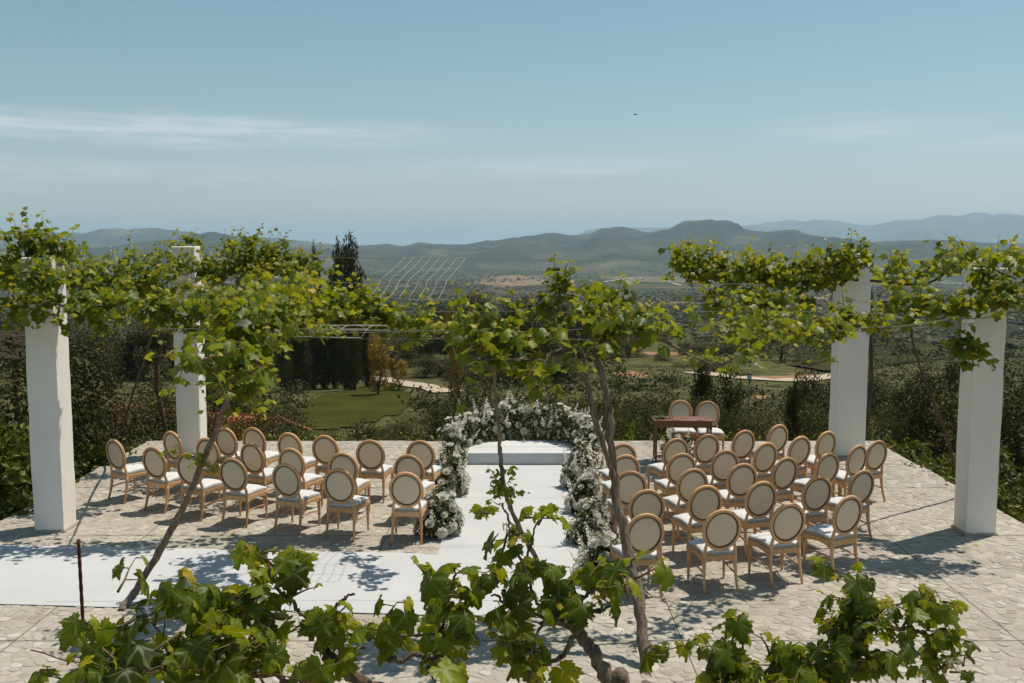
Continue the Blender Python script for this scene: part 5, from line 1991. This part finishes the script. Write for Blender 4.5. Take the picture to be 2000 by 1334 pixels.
BARE = [(1215, 668, 1365, 728), (1380, 712, 1650, 765), (145, 685, 310, 755), (590, 752, 815, 850), (480, 698, 880, 765), (1225, 676, 1345, 712), (1380, 725, 1645, 752)]
slope_growth('undergrowth', 'low olive green undergrowth on the slope just below the terrace', 2200, 'olive', .15, 51, 23, 60, BARE)
slope_growth('slope_scrub', 'dark scrub over the slope beyond the lawn and tracks', 2600, 'oak_leaf', .24, 52, 58, 260, BARE)

slope_growth('hillside_scrub', 'scattered dark bushes on the lower hillside before the valley', 1500, 'oak_leaf', .75, 53, 180, 900, BARE)

# creeping plants and small flowers along the terrace's far and side edges
r_ = np.random.default_rng(61)
ne = 3800
side = r_.choice(3, ne, p=[.52, .24, .24])
along = r_.uniform(0, 1, ne)
ex = np.where(side == 0, TX0 + along * (TX1 - TX0), np.where(side == 1, TX0 - .14, TX1 + .14))
ey = np.where(side == 0, TY1 + .18, 11 + along * (TY1 - 11))
clump = fbm(ex * 1.1, ey * 1.1, 62)
ok = clump > r_.uniform(-.7, .35, ne)
ex, ey = ex[ok] + r_.normal(size=ok.sum()) * .12, ey[ok] + r_.normal(size=ok.sum()) * .12
ez = -.18 + np.abs(r_.normal(size=len(ex))) * .13 + .10 * clump[ok]
p_ = np.stack([ex, ey, ez], -1)
me = cloud_mesh('edge_plants', 'hedge', RHOMB_V, RHOMB_T, p_, frames(rand_dirs(len(p_), r_) + np.array([0, 0, .8]), rand_dirs(len(p_), r_)), r_.uniform(.06, .14, len(p_)), np.clip(r_.normal(.6, .22, len(p_)), 0, 1))
stuff(tag(link('edge_plants', me), 'creeping green plants along the edges of the terrace', 'plants'))
nf = 240
fx = r_.uniform(TX0, TX1, nf)
p_ = np.stack([fx, TY1 + .15 + r_.normal(size=nf) * .16, r_.uniform(-.05, .16, nf)], -1)
me = cloud_mesh('small_flowers', 'yellow_petal', RHOMB_V, RHOMB_T, p_, frames(rand_dirs(nf, r_) + np.array([0, -.4, .8]), rand_dirs(nf, r_)), r_.uniform(.025, .05, nf), np.full(nf, .5))
stuff(tag(link('small_flowers', me), 'tiny yellow flowers along the far edge of the terrace', 'flowers'))

# ------------------------------------------------------------------ houses with orange tiled roofs below the terrace
tile = MB()
for k in range(5):
    pass
tv_, tf_ = [], []
for iy, (y, rr_) in enumerate(((0, .075), (.42, .085))):
    for k in range(6):
        an = math.pi * k / 5
        tv_.append((math.cos(an) * rr_, y, math.sin(an) * rr_ * .62))
for k in range(5):
    tf_.append((k, k + 1, 7 + k, 6 + k))
tile.add(tv_, tf_)
TILE = tile.mesh('roof_tile', 'terracotta')


def cottage(px, py, d, wid, dep, rz, label, rows, cols):
    """gable house whose near ridge shows at the pixel"""
    c = at_d(px, py, d)
    g0 = tz(c.x, c.y) - .4
    ridge = c.z - g0
    eave = ridge - dep / 2 * .36
    root_ = empty('cottage', (c.x, c.y, g0), label, 'house', 'houses below the terrace', rz)
    mb_ = MB()
    w, q = wid / 2, dep / 2
    mb_.add([(-w, -q, 0), (w, -q, 0), (w, q, 0), (-w, q, 0), (-w, -q, eave), (w, -q, eave), (w, q, eave), (-w, q, eave), (-w, 0, ridge - .05), (w, 0, ridge - .05)],
            [(0, 1, 5, 4), (2, 3, 7, 6), (1, 2, 6, 9, 5), (3, 0, 4, 8, 7)])
    mb_.build('wall', 'plaster', root_, smooth=False)
    rf = MB()
    ov = .25
    sl = .36
    for s in (-1, 1):
        y1, z1 = s * (q + ov), ridge - (q + ov) * sl
        a_ = [(-w - ov, 0, ridge), (w + ov, 0, ridge), (w + ov, y1, z1), (-w - ov, y1, z1)]
        b_ = [(x, y, z - .07) for x, y, z in a_]
        rf.add(a_ + b_, [(0, 1, 2, 3) if s < 0 else (3, 2, 1, 0), (7, 6, 5, 4) if s < 0 else (4, 5, 6, 7), (0, 4, 5, 1), (2, 6, 7, 3), (1, 5, 6, 2), (3, 7, 4, 0)])
    roof = rf.build('roof', 'terracotta', root_, smooth=False)
    pitch = math.atan(sl)
    for i in range(cols):
        for j in range(rows):
            x = -w - ov + (i + .5) * (2 * (w + ov)) / cols
            t = .38 * j + .02
            if t > q + ov:
                continue
            o = link('roof_tile', TILE, roof, (x + random.uniform(-.008, .008), -t, ridge + .004 - t * sl + .012))
            o.rotation_euler = (-pitch + R(2.2) + math.pi * 0, 0, math.pi)
            o.rotation_euler = (pitch - R(2.2), 0, math.pi)
    for wx in (-w * .5, w * .5):
        f_ = MB()
        f_.box((wx, -q - .01, eave * .5), (.8, .05, 1.0))
        fr = f_.build('window', 'old_wood', root_, smooth=False)
        g_ = MB()
        g_.box((wx, -q - .04, eave * .5), (.62, .02, .82))
        g_.build('pane', 'lamp_glass', fr, smooth=False)
    return root_


cottage(452, 812, 31.0, 3.2, 3.4, R(-14), 'house with an orange tiled roof showing behind the left chairs', 5, 20)
cottage(284, 796, 33.5, 1.6, 2.0, R(-8), 'small orange tiled roof seen between dark trees left of the half hidden column', 4, 11)

# weathered timber roof at the left edge
c = at_d(8, 668, 26.0)
g0 = tz(c.x, c.y) - .3
shed = empty('timber_shed', (c.x, c.y, g0), 'dark weathered timber shed roof at the left edge behind the column', 'shed', rz=R(-12))
hz = c.z - g0
for k in range(9):
    mb = MB()
    mb.box((0, 0, 0), (3.2, .19, .035))
    o = mb.build('roof_board', 'old_wood', shed, smooth=False, loc=(-.4 + random.uniform(-.03, .03), .2 * k - .8, hz + .06 * k - .3))
    o.rotation_euler = (R(16), 0, R(random.uniform(-1, 1)))
for sx in (-1, 1):
    mb = MB()
    mb.box((sx * 1.3 - .4, -.75, (hz - .4) / 2), (.12, .12, hz - .36))
    mb.build('post', 'old_wood', shed, smooth=False)
    mb = MB()
    mb.box((sx * 1.3 - .4, .75, (hz + .05) / 2), (.12, .12, hz + .09))
    mb.build('post', 'old_wood', shed, smooth=False)

# lamp post by the road
c = at_d(1464, 727, 46.0)
g0 = tz(c.x, c.y)
lamp = empty('lamp_post', (c.x, c.y, g0), 'thin black lamp post on the slope below the pale road', 'lamp post')
hh = c.z - g0
mb = MB()
mb.tube([(0, 0, -.2), (0, 0, .25), (0, 0, .3), (0, 0, hh - .34)], [.07, .06, .03, .025], 8)
mb.build('post', 'black_metal', lamp)
mb = MB()
mb.tube([(0, 0, hh - .34), (0, 0, hh - .10)], [.09, .13], 6)
lg = mb.build('lantern', 'lamp_glass', lamp)
mb = MB()
mb.tube([(0, 0, hh - .10), (0, 0, hh - .04), (0, 0, hh)], [.17, .08, .015], 6)
mb.build('lantern_cap', 'black_metal', lamp)

# a bird high over the valley
c = at_d(1241, 224, 110.0)
bird = empty('bird', c, 'small dark bird flying high in the sky', 'bird')
mb = MB()
mb.tube([(-.20, 0, 0), (-.12, 0, .01), (0, 0, .015), (.12, 0, .01), (.18, 0, .0), (.22, 0, -.005)], [.012, .035, .05, .04, .025, .006], 8)
mb.build('body', 'bird', bird)
for s in (-1, 1):
    mb = MB()
    mb.add([(.08, 0, .02), (-.06, 0, .02), (-.04, s * .16, .08), (.09, s * .15, .085), (-.04, s * .34, .05), (.02, s * .35, .05),
            (.08, 0, .03), (-.06, 0, .03), (-.04, s * .16, .088), (.09, s * .15, .093), (-.04, s * .34, .056), (.02, s * .35, .056)],
           [(0, 1, 2, 3), (3, 2, 4, 5), (9, 8, 7, 6), (11, 10, 8, 9), (0, 3, 9, 6), (3, 5, 11, 9), (5, 4, 10, 11), (4, 2, 8, 10), (2, 1, 7, 8)])
    mb.build('wing', 'bird', bird, smooth=False)

# dry leaves that have blown onto the paving
for k in range(12):
    while True:
        x, y = random.uniform(-7, 7), random.uniform(9.2, 17.5)
        if not (-1.3 < x < 1.5 or (x < 0 and 10.3 < y < 13.4)):
            break
    o = link('fallen_leaf', leaf_piece(False, k % 4, 10), None, (x, y, .012))
    o.rotation_euler = (R(random.uniform(-14, 14)), R(random.uniform(-14, 14)), random.uniform(0, 6.28))
    o.scale = [random.uniform(.06, .10)] * 3
    tag(o, 'small dry yellowish leaf lying loose on the stone paving', 'leaf', 'dry leaves blown onto the paving')

# ------------------------------------------------------------------ the hazy air over the valley
m, n, l = new_mat('haze_air')
out = n.new('ShaderNodeOutputMaterial')
vol = n.new('ShaderNodeVolumePrincipled')
vol.inputs['Color'].default_value = (0.64, 0.86, 1.0, 1)
vol.inputs['Density'].default_value = HAZE
vol.inputs['Anisotropy'].default_value = 0.2
l.new(vol.outputs[0], out.inputs['Volume'])
mb = MB()
hz0, hz1 = float(Z.min()) - 1.0, float(Z.max()) + 20.0
mb.box((0, 0, (hz0 + hz1) / 2), (160000, 160000, hz1 - hz0))
hz_o = mb.build('haze', m, None, smooth=False)
tag(stuff(hz_o), 'pale hazy air over the valley and hills', 'haze')
